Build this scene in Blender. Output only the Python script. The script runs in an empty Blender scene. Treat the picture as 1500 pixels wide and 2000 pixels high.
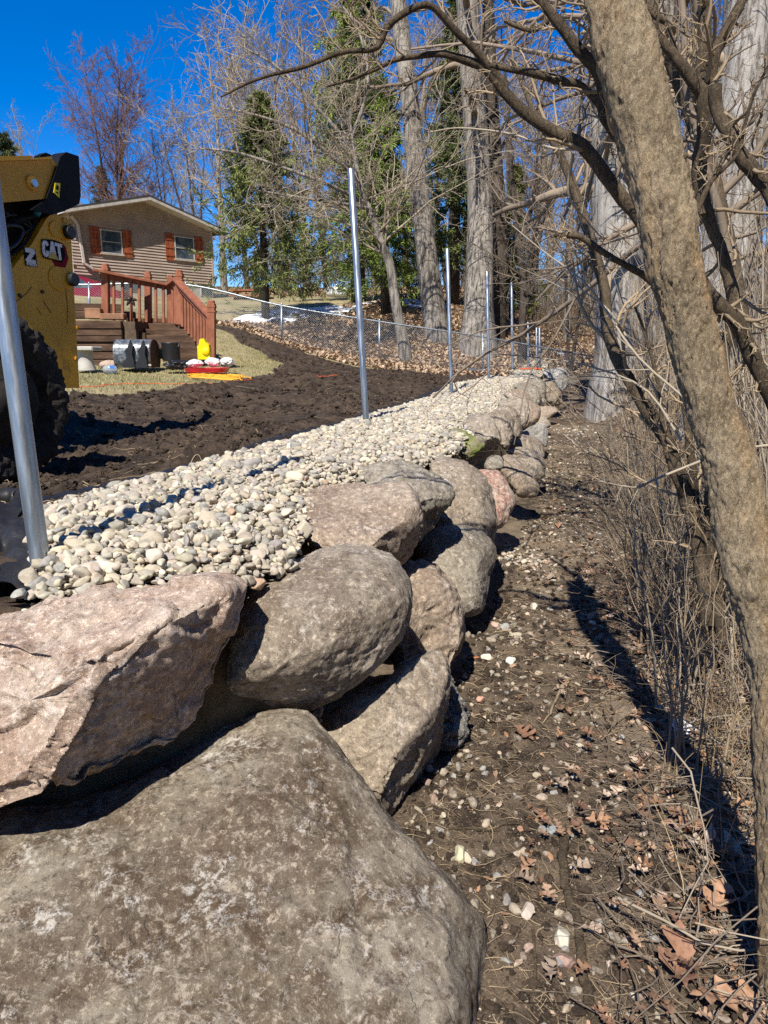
import bpy, math, random
import numpy as np
from mathutils import Vector, Matrix

# ------------------------------------------------------------------ camera
FPX = 1386.0                      # focal length in pixels of the 1500 px wide photograph
PITCH = math.radians(12.45)
EYE = np.array([0.0, 0.0, 0.67])
scene = bpy.context.scene
cd = bpy.data.cameras.new('camera'); cam = bpy.data.objects.new('camera', cd)
scene.collection.objects.link(cam); scene.camera = cam
cam.location = EYE; cam.rotation_euler = (math.pi/2 - PITCH, 0, 0)
cd.sensor_fit = 'HORIZONTAL'; cd.sensor_width = 36.0; cd.lens = 36.0*FPX/1500.0
cd.clip_start = 0.02; cd.clip_end = 2000

# ------------------------------------------------------------------ light
SUN_EL = math.radians(50); SUN_AZ = math.radians(180+18)   # compass-like, from +Y clockwise
S = np.array([math.sin(SUN_AZ)*math.cos(SUN_EL), math.cos(SUN_AZ)*math.cos(SUN_EL), math.sin(SUN_EL)])
w = bpy.data.worlds.new('World'); scene.world = w; w.use_nodes = True
nt = w.node_tree; nt.nodes.clear()
sky = nt.nodes.new('ShaderNodeTexSky'); sky.sky_type = 'NISHITA'; sky.sun_disc = False
sky.sun_elevation = SUN_EL; sky.sun_rotation = SUN_AZ
sky.altitude = 900; sky.air_density = 1.0; sky.dust_density = 0.1; sky.ozone_density = 5.0
hs = nt.nodes.new('ShaderNodeHueSaturation'); hs.inputs['Saturation'].default_value = 1.42; hs.inputs['Hue'].default_value = .512
bg = nt.nodes.new('ShaderNodeBackground'); bg.inputs['Strength'].default_value = 0.12
wo = nt.nodes.new('ShaderNodeOutputWorld')
nt.links.new(sky.outputs[0], hs.inputs['Color']); nt.links.new(hs.outputs[0], bg.inputs['Color']); nt.links.new(bg.outputs[0], wo.inputs['Surface'])
sl = bpy.data.lights.new('sun', 'SUN'); sl.energy = 5.0; sl.angle = math.radians(0.5); sl.color = (1.0, 0.94, 0.84)
so = bpy.data.objects.new('sun', sl); scene.collection.objects.link(so)
so.rotation_euler = Vector(S).to_track_quat('Z', 'Y').to_euler()
vs = scene.view_settings; vs.view_transform = 'Standard'; vs.look = 'None'; vs.gamma = 1; vs.exposure = 0.5
scene.cycles.use_denoising = False; scene.cycles.max_bounces = 5; scene.cycles.transparent_max_bounces = 12

# ------------------------------------------------------------------ helpers
COL = scene.collection
rng = np.random.default_rng(7); random.seed(7)
sp, cp = math.sin(PITCH), math.cos(PITCH)
def ray(u, v):
    a = (np.asarray(u, float)-750)/FPX; b = (1000-np.asarray(v, float))/FPX
    return np.stack([a, cp+b*sp, -sp+b*cp], -1)
def at_y(u, v, y):
    r = ray(u, v); return EYE + r*(np.asarray(y, float)/r[..., 1])[..., None]
def at_z(u, v, z):
    r = ray(u, v); return EYE + r*((np.asarray(z, float)-EYE[2])/r[..., 2])[..., None]
def pxm(y): return y/FPX            # metres per photo pixel at depth y

def h3(ix, iy, iz, s):
    n = (ix*374761393 + iy*668265263 + iz*2147483647 + s*974634777) & 0xffffffff
    n = ((n ^ (n >> 13))*1274126177) & 0xffffffff
    n = (n ^ (n >> 16)) & 0xffffffff
    return n/4294967295.0
def vnoise(p, s=0):
    p = np.asarray(p, float); i = np.floor(p).astype(np.int64); f = p-i; f = f*f*(3-2*f)
    r = 0
    for dx in (0, 1):
        for dy in (0, 1):
            for dz in (0, 1):
                wgt = (f[..., 0] if dx else 1-f[..., 0])*(f[..., 1] if dy else 1-f[..., 1])*(f[..., 2] if dz else 1-f[..., 2])
                r = r + wgt*h3(i[..., 0]+dx, i[..., 1]+dy, i[..., 2]+dz, s)
    return r*2-1
def fbm(p, s=0, o=4, g=0.5):
    r = 0; a = 1.0; p = np.asarray(p, float)
    for k in range(o):
        r = r + a*vnoise(p*(2.03**k)+k*17.3, s+k); a *= g
    return r
def fbm2(x, y, sc, s=0, o=4, g=.5):
    return fbm(np.stack([x*sc, y*sc, np.zeros_like(x)+.37], -1), s, o, g)
def sstep(a, b, x):
    t = np.clip((x-a)/(b-a), 0, 1); return t*t*(3-2*t)

def wloc(o):
    v = Vector((0, 0, 0))
    while o is not None: v += o.location; o = o.parent
    return v
def mesh_np(name, V, faces, mat=None, parent=None, smooth=True, attrs=None, loc=None):
    """faces: list of (M,k) int arrays; attrs: {name: per-vertex float}"""
    V = np.asarray(V, float)
    if loc is not None: V = V-np.asarray(loc)
    me = bpy.data.meshes.new(name)
    faces = [np.asarray(f, np.int32) for f in faces if len(f)]
    nl = sum(f.size for f in faces); nf = sum(len(f) for f in faces)
    me.vertices.add(len(V)); me.vertices.foreach_set('co', V.astype(np.float32).ravel())
    me.loops.add(nl); me.polygons.add(nf)
    me.loops.foreach_set('vertex_index', np.concatenate([f.ravel() for f in faces]))
    tot = np.concatenate([np.full(len(f), f.shape[1], np.int32) for f in faces])
    st = np.concatenate([[0], np.cumsum(tot)[:-1]]).astype(np.int32)
    me.polygons.foreach_set('loop_start', st)
    me.polygons.foreach_set('use_smooth', np.full(nf, smooth))
    if attrs:
        for k, a in attrs.items():
            if a.ndim == 2:
                at = me.attributes.new(k, 'FLOAT_COLOR', 'POINT')
                c = np.ones((len(V), 4), np.float32); c[:, :3] = a; at.data.foreach_set('color', c.ravel())
            else:
                at = me.attributes.new(k, 'FLOAT', 'POINT'); at.data.foreach_set('value', a.astype(np.float32))
    me.update(calc_edges=True); me.validate()
    o = bpy.data.objects.new(name, me); COL.objects.link(o)
    if mat: me.materials.append(mat)
    if loc is not None: o.location = loc
    if parent is not None:
        o.parent = parent
        o.location = Vector(loc if loc is not None else (0, 0, 0))-wloc(parent)   # vertices were given in world space
    return o
def empty(name, loc):
    o = bpy.data.objects.new(name, None); COL.objects.link(o); o.location = Vector([float(c) for c in loc]); o.empty_display_size = .1
    return o
def tag(o, label=None, cat=None, group=None, kind=None):
    if label: o['label'] = label
    if cat: o['category'] = cat
    if group: o['group'] = group
    if kind: o['kind'] = kind
    return o

class MB:
    """collects shapes into one mesh"""
    def __init__(s): s.V = []; s.F = {}; s.n = 0
    def add(s, V, faces):
        V = np.asarray(V, float)
        for f in faces:
            f = np.asarray(f, int)
            if f.ndim == 1: f = f[None]
            s.F.setdefault(f.shape[1], []).append(f+s.n)
        s.V.append(V); s.n += len(V)
    def box(s, c, sx, sy, sz, ax=None, bev=0):
        """box centred c; ax = 3x3 rows of axes"""
        ax = np.eye(3) if ax is None else np.asarray(ax, float)
        h = np.array([sx, sy, sz])/2.0
        if bev <= 0:
            P = np.array([[i, j, k] for i in (-1, 1) for j in (-1, 1) for k in (-1, 1)])*h
            F = [[0, 1, 3, 2], [4, 6, 7, 5], [0, 4, 5, 1], [2, 3, 7, 6], [0, 2, 6, 4], [1, 5, 7, 3]]
            s.add(np.asarray(c)+P@ax, [np.array(F)]); return
        b = min(bev, h.min()*.45); P = []; idx = {}
        for i in (-1, 1):
            for j in (-1, 1):
                for k in (-1, 1):
                    sg = np.array([i, j, k])
                    for a in range(3):
                        q = h-b; q = q.copy(); q[a] = h[a]; idx[(i, j, k, a)] = len(P); P.append(sg*q)
        P = np.array(P); Q = []; T = []
        for a in range(3):
            o = [x for x in range(3) if x != a]
            for sg in (-1, 1):
                ring = []
                for (m, n) in ((-1, -1), (1, -1), (1, 1), (-1, 1)):
                    t = [0, 0, 0]; t[a] = sg; t[o[0]] = m; t[o[1]] = n; ring.append(idx[(*t, a)])
                Q.append(ring)
        for a in range(3):
            o = [x for x in range(3) if x != a]
            for m in (-1, 1):
                for n in (-1, 1):
                    t0 = [0, 0, 0]; t0[a] = -1; t0[o[0]] = m; t0[o[1]] = n; t1 = list(t0); t1[a] = 1
                    Q.append([idx[(*t0, o[0])], idx[(*t1, o[0])], idx[(*t1, o[1])], idx[(*t0, o[1])]])
        for i in (-1, 1):
            for j in (-1, 1):
                for k in (-1, 1): T.append([idx[(i, j, k, 0)], idx[(i, j, k, 1)], idx[(i, j, k, 2)]])
        def orient(f):
            v = P[f]; n = np.cross(v[1]-v[0], v[2]-v[0])
            return f if np.dot(n, v.mean(0)) > 0 else f[::-1]
        s.add(np.asarray(c)+P@ax, [np.array([orient(f) for f in Q]), np.array([orient(f) for f in T])])
    def bar(s, p, q, wd, ht, bev=0, up=(0, 0, 1)):
        p = np.asarray(p, float); q = np.asarray(q, float); d = q-p; L = np.linalg.norm(d); d = d/L
        a = np.cross(up, d)
        if np.linalg.norm(a) < 1e-3: a = np.cross((0, 1, 0), d)
        a /= np.linalg.norm(a); b = np.cross(d, a)
        s.box((p+q)/2, L, wd, ht, [d, a, b], bev)
    def tube(s, pts, rad, k=8, caps=True):
        pts = np.asarray(pts, float)[None]; rad = np.broadcast_to(np.asarray(rad, float), pts.shape[1:2])[None]
        V, F = tubes(pts, rad, k); n = pts.shape[1]; fs = [F]
        if caps: fs += [np.arange(k)[::-1][None], (np.arange(k)+(n-1)*k)[None]]
        s.add(V, fs)
    def prism(s, poly, d):
        """poly: (N,3) planar loop, d: extrusion vector"""
        poly = np.asarray(poly, float); n = len(poly); d = np.asarray(d, float)
        V = np.concatenate([poly, poly+d]); i = np.arange(n); j = (i+1) % n
        s.add(V, [np.stack([i, j, j+n, i+n], 1), i[::-1][None], (i+n)[None]])
    def lathe(s, prof, c, k=24, ax=(0, 0, 1)):
        """prof: list of (r, h) ; axis ax"""
        ax = np.asarray(ax, float); ax /= np.linalg.norm(ax)
        a = np.cross(ax, (0.3, .9, .1)); a /= np.linalg.norm(a); b = np.cross(ax, a)
        th = np.arange(k)*2*math.pi/k; V = []
        for r, h in prof: V.append(np.asarray(c)+ax*h+r*(np.cos(th)[:, None]*a+np.sin(th)[:, None]*b))
        V = np.concatenate(V); F = []
        i = np.arange(k); j = (i+1) % k
        for m in range(len(prof)-1): F.append(np.stack([i+m*k, j+m*k, j+(m+1)*k, i+(m+1)*k], 1))
        s.add(V, [np.concatenate(F)])
    def build(s, name, mat, parent=None, smooth=False, loc=None, attrs=None):
        V = np.concatenate(s.V); return mesh_np(name, V, [np.concatenate(f) for f in s.F.values()], mat, parent, smooth, attrs, loc)

def tubes(P, R, k):
    """P (B,n,3), R (B,n) -> V, quads"""
    B, n, _ = P.shape
    T = np.empty_like(P); T[:, 1:-1] = P[:, 2:]-P[:, :-2]; T[:, 0] = P[:, 1]-P[:, 0]; T[:, -1] = P[:, -1]-P[:, -2]
    T /= np.linalg.norm(T, axis=-1, keepdims=True)+1e-12
    m = T.mean(1); ref = np.where((np.abs(m[:, 2]) > .7)[:, None], np.array([1., .13, 0]), np.array([.07, .05, 1.]))[:, None]
    A = np.cross(T, np.broadcast_to(ref, T.shape)); A /= np.linalg.norm(A, axis=-1, keepdims=True)+1e-9
    Bn = np.cross(T, A)
    th = np.arange(k)*2*math.pi/k
    V = P[:, :, None]+R[:, :, None, None]*(np.cos(th)[:, None]*A[:, :, None]+np.sin(th)[:, None]*Bn[:, :, None])
    V = V.reshape(-1, 3)
    b = np.arange(B)[:, None, None]*n*k; i = np.arange(n-1)[None, :, None]*k; j = np.arange(k)[None, None, :]; j2 = (j+1) % k
    F = np.stack([b+i+j, b+i+j2, b+i+k+j2, b+i+k+j], -1).reshape(-1, 4)
    return V, F

def spline(P, n):
    """Catmull-Rom through rows of P, n samples"""
    P = np.asarray(P, float); m = len(P)
    if m == 2: t = np.linspace(0, 1, n)[:, None]; return P[0]*(1-t)+P[1]*t
    Q = np.concatenate([[2*P[0]-P[1]], P, [2*P[-1]-P[-2]]]); t = np.linspace(0, m-1-1e-9, n); i = t.astype(int); f = (t-i)[:, None]
    p0, p1, p2, p3 = Q[i], Q[i+1], Q[i+2], Q[i+3]
    return .5*((2*p1)+(-p0+p2)*f+(2*p0-5*p1+4*p2-p3)*f**2+(-p0+3*p1-3*p2+p3)*f**3)

# ------------------------------------------------------------------ materials
class NT:
    def __init__(s, name):
        s.m = bpy.data.materials.new(name); s.m.use_nodes = True; s.t = s.m.node_tree; s.t.nodes.clear()
        s.out = s.n('ShaderNodeOutputMaterial'); s.b = s.n('ShaderNodeBsdfPrincipled'); s.l(s.b.outputs[0], s.out.inputs['Surface'])
        s.tc = s.n('ShaderNodeTexCoord'); s.b.inputs['Specular IOR Level'].default_value = .3
    def n(s, t): return s.t.nodes.new(t)
    def l(s, a, b): s.t.links.new(a, b)
    def val(s, sock, v):
        if isinstance(v, bpy.types.NodeSocket): s.l(v, sock)
        else: sock.default_value = v
    def mapping(s, scale=(1, 1, 1), coord='Object', rot=(0, 0, 0), loc=(0, 0, 0)):
        m = s.n('ShaderNodeMapping'); m.inputs['Scale'].default_value = scale; m.inputs['Rotation'].default_value = rot; m.inputs['Location'].default_value = loc
        s.l(s.tc.outputs[coord], m.inputs[0]); return m.outputs[0]
    def noise(s, scale, vec=None, detail=4, rough=.6, dist=0):
        n = s.n('ShaderNodeTexNoise'); n.inputs['Scale'].default_value = scale; n.inputs['Detail'].default_value = detail
        n.inputs['Roughness'].default_value = rough; n.inputs['Distortion'].default_value = dist
        s.l(vec if vec is not None else s.tc.outputs['Object'], n.inputs['Vector']); return n.outputs[0]
    def voro(s, scale, vec=None, feat='F1', out=0, rnd=1):
        n = s.n('ShaderNodeTexVoronoi'); n.feature = feat; n.inputs['Scale'].default_value = scale; n.inputs['Randomness'].default_value = rnd
        s.l(vec if vec is not None else s.tc.outputs['Object'], n.inputs['Vector']); return n.outputs[out]
    def ramp(s, f, a, b, c0=0, c1=1):
        n = s.n('ShaderNodeMapRange'); n.interpolation_type = 'SMOOTHSTEP'; s.l(f, n.inputs[0])
        n.inputs[1].default_value = a; n.inputs[2].default_value = b; n.inputs[3].default_value = c0; n.inputs[4].default_value = c1; return n.outputs[0]
    def mix(s, f, a, b):
        n = s.n('ShaderNodeMix'); n.data_type = 'RGBA'; s.val(n.inputs[0], f)
        s.val(n.inputs[6], (*a, 1) if isinstance(a, tuple) and len(a) == 3 else a); s.val(n.inputs[7], (*b, 1) if isinstance(b, tuple) and len(b) == 3 else b); return n.outputs[2]
    def math(s, op, a, b=0.0):
        n = s.n('ShaderNodeMath'); n.operation = op; s.val(n.inputs[0], a); s.val(n.inputs[1], b); return n.outputs[0]
    def attr(s, name, out='Fac'):
        n = s.n('ShaderNodeAttribute'); n.attribute_name = name; return n.outputs[out]
    def bump(s, h, strength=.5, dist=.01, prev=None):
        n = s.n('ShaderNodeBump'); n.inputs['Strength'].default_value = strength; n.inputs['Distance'].default_value = dist
        s.l(h, n.inputs['Height'])
        if prev is not None: s.l(prev, n.inputs['Normal'])
        s.l(n.outputs[0], s.b.inputs['Normal']); return n.outputs[0]
    def color(s, c): s.val(s.b.inputs['Base Color'], (*c, 1) if isinstance(c, tuple) else c)
    def rough(s, r): s.val(s.b.inputs['Roughness'], r)

def plain(name, c, rough=.6, metal=0.0, var=.15, scale=6, bump=0.0, bscale=60, spec=.4, coord='Object'):
    m = NT(name); v = m.mapping(coord=coord)
    f = m.ramp(m.noise(scale, v, 5, .65), .3, .7)
    m.color(m.mix(f, tuple(x*(1-var) for x in c), tuple(min(1, x*(1+var)) for x in c)))
    m.rough(rough); m.b.inputs['Metallic'].default_value = metal; m.b.inputs['Specular IOR Level'].default_value = spec
    if bump: m.bump(m.noise(bscale, v, 4), bump, .004)
    return m.m
# ------------------------------------------------------------------ lie of the land
FP = np.array([(-2.6, -4), (-1.55, 0), (-1.09, 2.165), (-.165, 6.75), (1.11, 11.87), (2.40, 16.5), (3.73, 21), (4.9, 25), (7, 33)])
def fx(y): return np.interp(y, FP[:, 1], FP[:, 0])
WB = np.array([(-1.6, -4), (-.62, 0), (.02, 2.17), (.66, 4.35), (1.63, 7.7), (2.38, 10.4), (2.9, 12.7), (4.55, 18.4), (5.6, 22.3), (6.6, 26), (9, 33)])
def wx(y): return np.interp(y, WB[:, 1], WB[:, 0])
CR = np.array([(-2.4, -4), (-1.85, 0), (-1.5, 1.45), (-1.12, 1.74), (-.60, 2.0), (-.42, 2.25), (-.45, 3.0), (-.34, 3.5), (.05, 4.2), (.40, 5.1), (1.28, 9), (2.6, 14.6), (4.3, 20), (5.3, 24), (7.6, 33)])
def crest(y): return np.interp(y, CR[:, 1], CR[:, 0])
CP = []
for (u, v, y) in [(0, 960, 4), (110, 980, 3.3), (470, 890, 4.8), (716, 835, 6.75), (882, 775, 11.87), (955, 745, 16.5), (1001, 725, 21),
                  (300, 830, 7.0), (520, 790, 8.6), (800, 745, 13.5), (160, 765, 8.6), (290, 727, 12), (420, 724, 12.6), (520, 712, 14.5), (450, 690, 16),
                  (430, 652, 18.5), (480, 640, 21.5), (550, 669, 22), (741, 707, 22), (943, 731, 22), (650, 715, 18), (850, 735, 17.5), (363, 629, 22),
                  (170, 600, 22), (450, 586, 34), (650, 580, 36), (850, 588, 34), (950, 622, 30), (850, 650, 25.5), (930, 668, 25.5),
                  (420, 580, 37), (150, 570, 33), (1010, 690, 25), (1030, 560, 50), (900, 560, 55), (700, 565, 55), (400, 560, 60), (1050, 640, 34), (1100, 690, 27)]:
    CP.append(at_y(u, v, y))
for (x, y, z) in [(-1.5, 0, 0), (-4, 2, .0), (-6, 6, .1), (-10, 12, .5), (-16, 20, 1.8), (-20, 32, 3.8), (-30, 60, 5.5), (0, 80, 7), (30, 80, 6), (60, 60, 4), (-60, 80, 6), (-30, 10, .6), (-4, -6, 0), (12, 45, 4.0), (20, 60, 5)]:
    CP.append(np.array([x, y, z], float))
CP = np.array(CP)
def _U(r2): return np.where(r2 > 1e-9, r2*np.log(r2+1e-12), 0)*.5
def _w(x, y):   # compress the far field so that near points keep their say
    return x/12.0, y/12.0
cx, cy = _w(CP[:, 0], CP[:, 1]); N = len(CP)
K = _U((cx[:, None]-cx)**2+(cy[:, None]-cy)**2)+np.eye(N)*.002
Pm = np.stack([np.ones(N), cx, cy], 1)
SOL = np.linalg.solve(np.block([[K, Pm], [Pm.T, np.zeros((3, 3))]]), np.concatenate([CP[:, 2], np.zeros(3)]))
def upper(x, y):
    x = np.asarray(x, float); y = np.asarray(y, float)
    X = np.clip(x, -70, 70); Y = np.clip(y, -8, 85)
    a, b = _w(X, Y); sh = a.shape; a = a.ravel(); b = b.ravel(); out = np.zeros(len(a))
    for i in range(0, len(a), 20000):
        A, Bb = a[i:i+20000], b[i:i+20000]
        out[i:i+20000] = _U((A[:, None]-cx)**2+(Bb[:, None]-cy)**2)@SOL[:N]+SOL[N]+SOL[N+1]*A+SOL[N+2]*Bb
    return out.reshape(sh)
def lower(x, y):
    z = np.interp(y, [-5, 8, 10.4, 12.7, 16, 18.4, 22.3, 26, 34, 50, 80], [-.92, -.9, -.85, -.75, -.6, -.5, -.33, .0, 1.0, 3.0, 5])
    d = x-wx(y)
    z = z+np.clip(d-.9, 0, 30)*np.interp(y, [0, 5, 9, 16, 30], [.06, .05, .2, .42, .25])*np.exp(-np.clip(d-.9, 0, 30)/14)
    return z
def H(x, y, detail=True):
    x = np.asarray(x, float); y = np.asarray(y, float)
    c = crest(y)-.03; d = np.minimum(wx(y)-.12, c+.38); t = sstep(0, 1, (x-c)/(d-c)); ff = sstep(26, 34, y)
    c2 = wx(y)-1; t = t*(1-ff)+ff*sstep(c2-4, c2+4, x)
    up = upper(x, y); z = up*(1-t)+np.minimum(lower(x, y), up+20)*t
    if detail: z = z+relief(x, y, t)
    return z
def in_poly(x, y, P):
    r = np.zeros(np.shape(x), bool); P = np.asarray(P); n = len(P)
    for i in range(n):
        x0, y0 = P[i]; x1, y1 = P[(i+1) % n]
        c = ((y0 > y) != (y1 > y)) & (x < (x1-x0)*(y-y0)/(y1-y0+1e-12)+x0); r ^= c
    return r
def pxpoly(L):       # pixel outline with depths -> plan polygon
    return np.array([at_y(u, v, y)[:2] for (u, v, y) in L])
# churned soil between the fence line and the lawn / leaf slope
DIRT = np.concatenate([[(-9, -6), (-9, 6.5)], pxpoly([(20, 790, 7.6), (160, 770, 8.4), (300, 762, 9.3), (420, 752, 10.4), (500, 742, 12), (552, 722, 14.2), (545, 705, 15.5), (510, 680, 17), (455, 662, 18.5), (415, 648, 19.5),
        (420, 640, 20.8), (470, 645, 20.5), (550, 672, 20), (700, 700, 19.3), (850, 722, 18.6), (960, 737, 17.9)]), [(2.6, 17.5), (-.3, 6.7), (-1.2, 2), (-2.4, -6)]])
LEAFY = np.concatenate([pxpoly([(408, 632, 21.5), (420, 640, 20.8), (470, 645, 20.5), (550, 672, 20), (700, 700, 19.3), (850, 722, 18.6), (960, 737, 17.9)]), [(3, 18), (4.2, 23), (9, 28), (40, 44), (60, 90), (-60, 90), (-14, 44)],
        pxpoly([(640, 578, 37), (880, 590, 34), (700, 590, 30), (560, 610, 25.5), (430, 614, 24)])])
def warp(x, y, a=.25, sc=1.3, s=3): return x+fbm2(x, y, sc, s, 3)*a, y+fbm2(x, y, sc, s+9, 3)*a
def dirt_mask(x, y):
    X, Y = warp(x, y, .18, 1.5); return in_poly(X, Y, DIRT)
def leafy_mask(x, y):
    X, Y = warp(x, y, .35, .8, 5); return in_poly(X, Y, LEAFY)
def relief(x, y, t):
    m = dirt_mask(x, y).astype(float)*(1-t)
    far = np.exp(-np.maximum(y-8, 0)/10)
    edge = sstep(.1, .6, fx(y)-x)
    n1 = fbm2(x, y, .9, 21, 3); n2 = fbm2(x, y, 4.5, 22, 4, .6); n3 = np.abs(fbm2(x, y, 11, 23, 3, .6))
    rut = np.sin((x*.85+y*.25+n1*.35)*4.2)*.5+.5
    r = m*edge*(.05*n1+.05*np.clip(n2+.1, 0, 2)*(.35+1.0*rut)+.035*n3*far*(.4+rut))
    r = r+t*(.02*n2*np.exp(-y/30)+.035*fbm2(x, y, 1.4, 31, 3)+.006*fbm2(x, y, 22, 33, 2))
    r = r+(1-t)*(1-m)*sstep(9, 14, y)*(.035*fbm2(x, y, .7, 41, 3)+.01*n2)
    return r

# terrain sheet: a fan of rings about the viewpoint, dense near, reaching far
rings = np.concatenate([np.linspace(.25, 2, 70), np.geomspace(2.02, 30, 620), np.geomspace(30.5, 900, 90)])
th1 = np.radians(np.linspace(-46, 46, 640)); th2 = np.radians(np.linspace(46, 314, 110))[1:-1]
th = np.concatenate([th1, th2]); nT = len(th)
X = rings[:, None]*np.sin(th)[None]; Y = rings[:, None]*np.cos(th)[None]
Z = H(X, Y)
V = np.stack([X, Y, Z], -1).reshape(-1, 3); V = np.concatenate([V, [[0, 0, float(H(np.array([0.]), np.array([0.]))[0])]]])
i = np.arange(len(rings)-1)[:, None]*nT; j = np.arange(nT)[None]; j2 = (j+1) % nT
Fq = np.stack([i+j, i+j2, i+nT+j2, i+nT+j], -1).reshape(-1, 4)[:, ::-1]
Ft = np.stack([np.arange(nT), (np.arange(nT)+1) % nT, np.full(nT, len(V)-1)], 1)
xv, yv = V[:, 0], V[:, 1]
c = crest(yv)-.03; d = np.minimum(wx(yv)-.12, c+.38)
tl = sstep(0, 1, (xv-c)/(d-c))*(1-sstep(26, 34, yv))
mask = np.zeros((len(V), 3))
mask[:, 0] = np.maximum(dirt_mask(xv, yv), (xv > fx(yv)-.5) & (yv < 22) & (xv < crest(yv)+.4))*(1-tl)
mask[:, 1] = np.clip(leafy_mask(xv, yv).astype(float)+sstep(27, 34, yv)*(xv > 5), 0, 1)
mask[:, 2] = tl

g = NT('soil_lawn_and_litter_ground')
v = g.mapping()
m = g.n('ShaderNodeSeparateColor'); g.l(g.attr('zone', 'Color'), m.inputs[0]); mR, mG, mB = m.outputs
n_b = g.noise(1.1, v, 6, .6); n_m = g.noise(7, v, 6, .65); n_f = g.noise(45, v, 5, .7); n_x = g.noise(160, v, 4, .7)
lawn = g.mix(g.ramp(n_m, .35, .65), (.26, .21, .105), (.40, .33, .19)); lawn = g.mix(g.ramp(g.noise(.6, v, 4), .4, .62), lawn, (.20, .185, .08)); lawn = g.mix(g.ramp(n_x, .4, .62, 0, .6), lawn, (.36, .30, .17))
dirt = g.mix(g.ramp(n_m, .35, .7), (.030, .021, .015), (.098, .070, .049)); dirt = g.mix(g.ramp(n_b, .5, .68, 0, .7), dirt, (.085, .060, .038)); dirt = g.mix(g.ramp(n_x, .60, .7, 0, .6), dirt, (.15, .10, .06))
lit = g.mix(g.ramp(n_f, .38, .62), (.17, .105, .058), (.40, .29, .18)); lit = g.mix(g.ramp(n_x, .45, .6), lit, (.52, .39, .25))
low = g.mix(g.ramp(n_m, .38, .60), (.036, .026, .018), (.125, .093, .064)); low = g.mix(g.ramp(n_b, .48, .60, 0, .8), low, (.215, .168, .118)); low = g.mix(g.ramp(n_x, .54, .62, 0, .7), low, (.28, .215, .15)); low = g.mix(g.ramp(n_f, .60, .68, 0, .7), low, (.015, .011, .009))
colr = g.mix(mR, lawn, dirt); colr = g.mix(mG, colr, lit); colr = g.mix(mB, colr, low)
g.color(colr); g.rough(g.ramp(n_m, .3, .7, .75, .98)); g.b.inputs['Specular IOR Level'].default_value = .2
b1 = g.bump(n_m, .55, .05); b2 = g.bump(n_f, .7, .02, b1); g.bump(n_x, .6, .006, b2)
ground = mesh_np('ground', V, [Fq, Ft], g.m, attrs={'zone': mask}); tag(ground, kind='structure')

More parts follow.
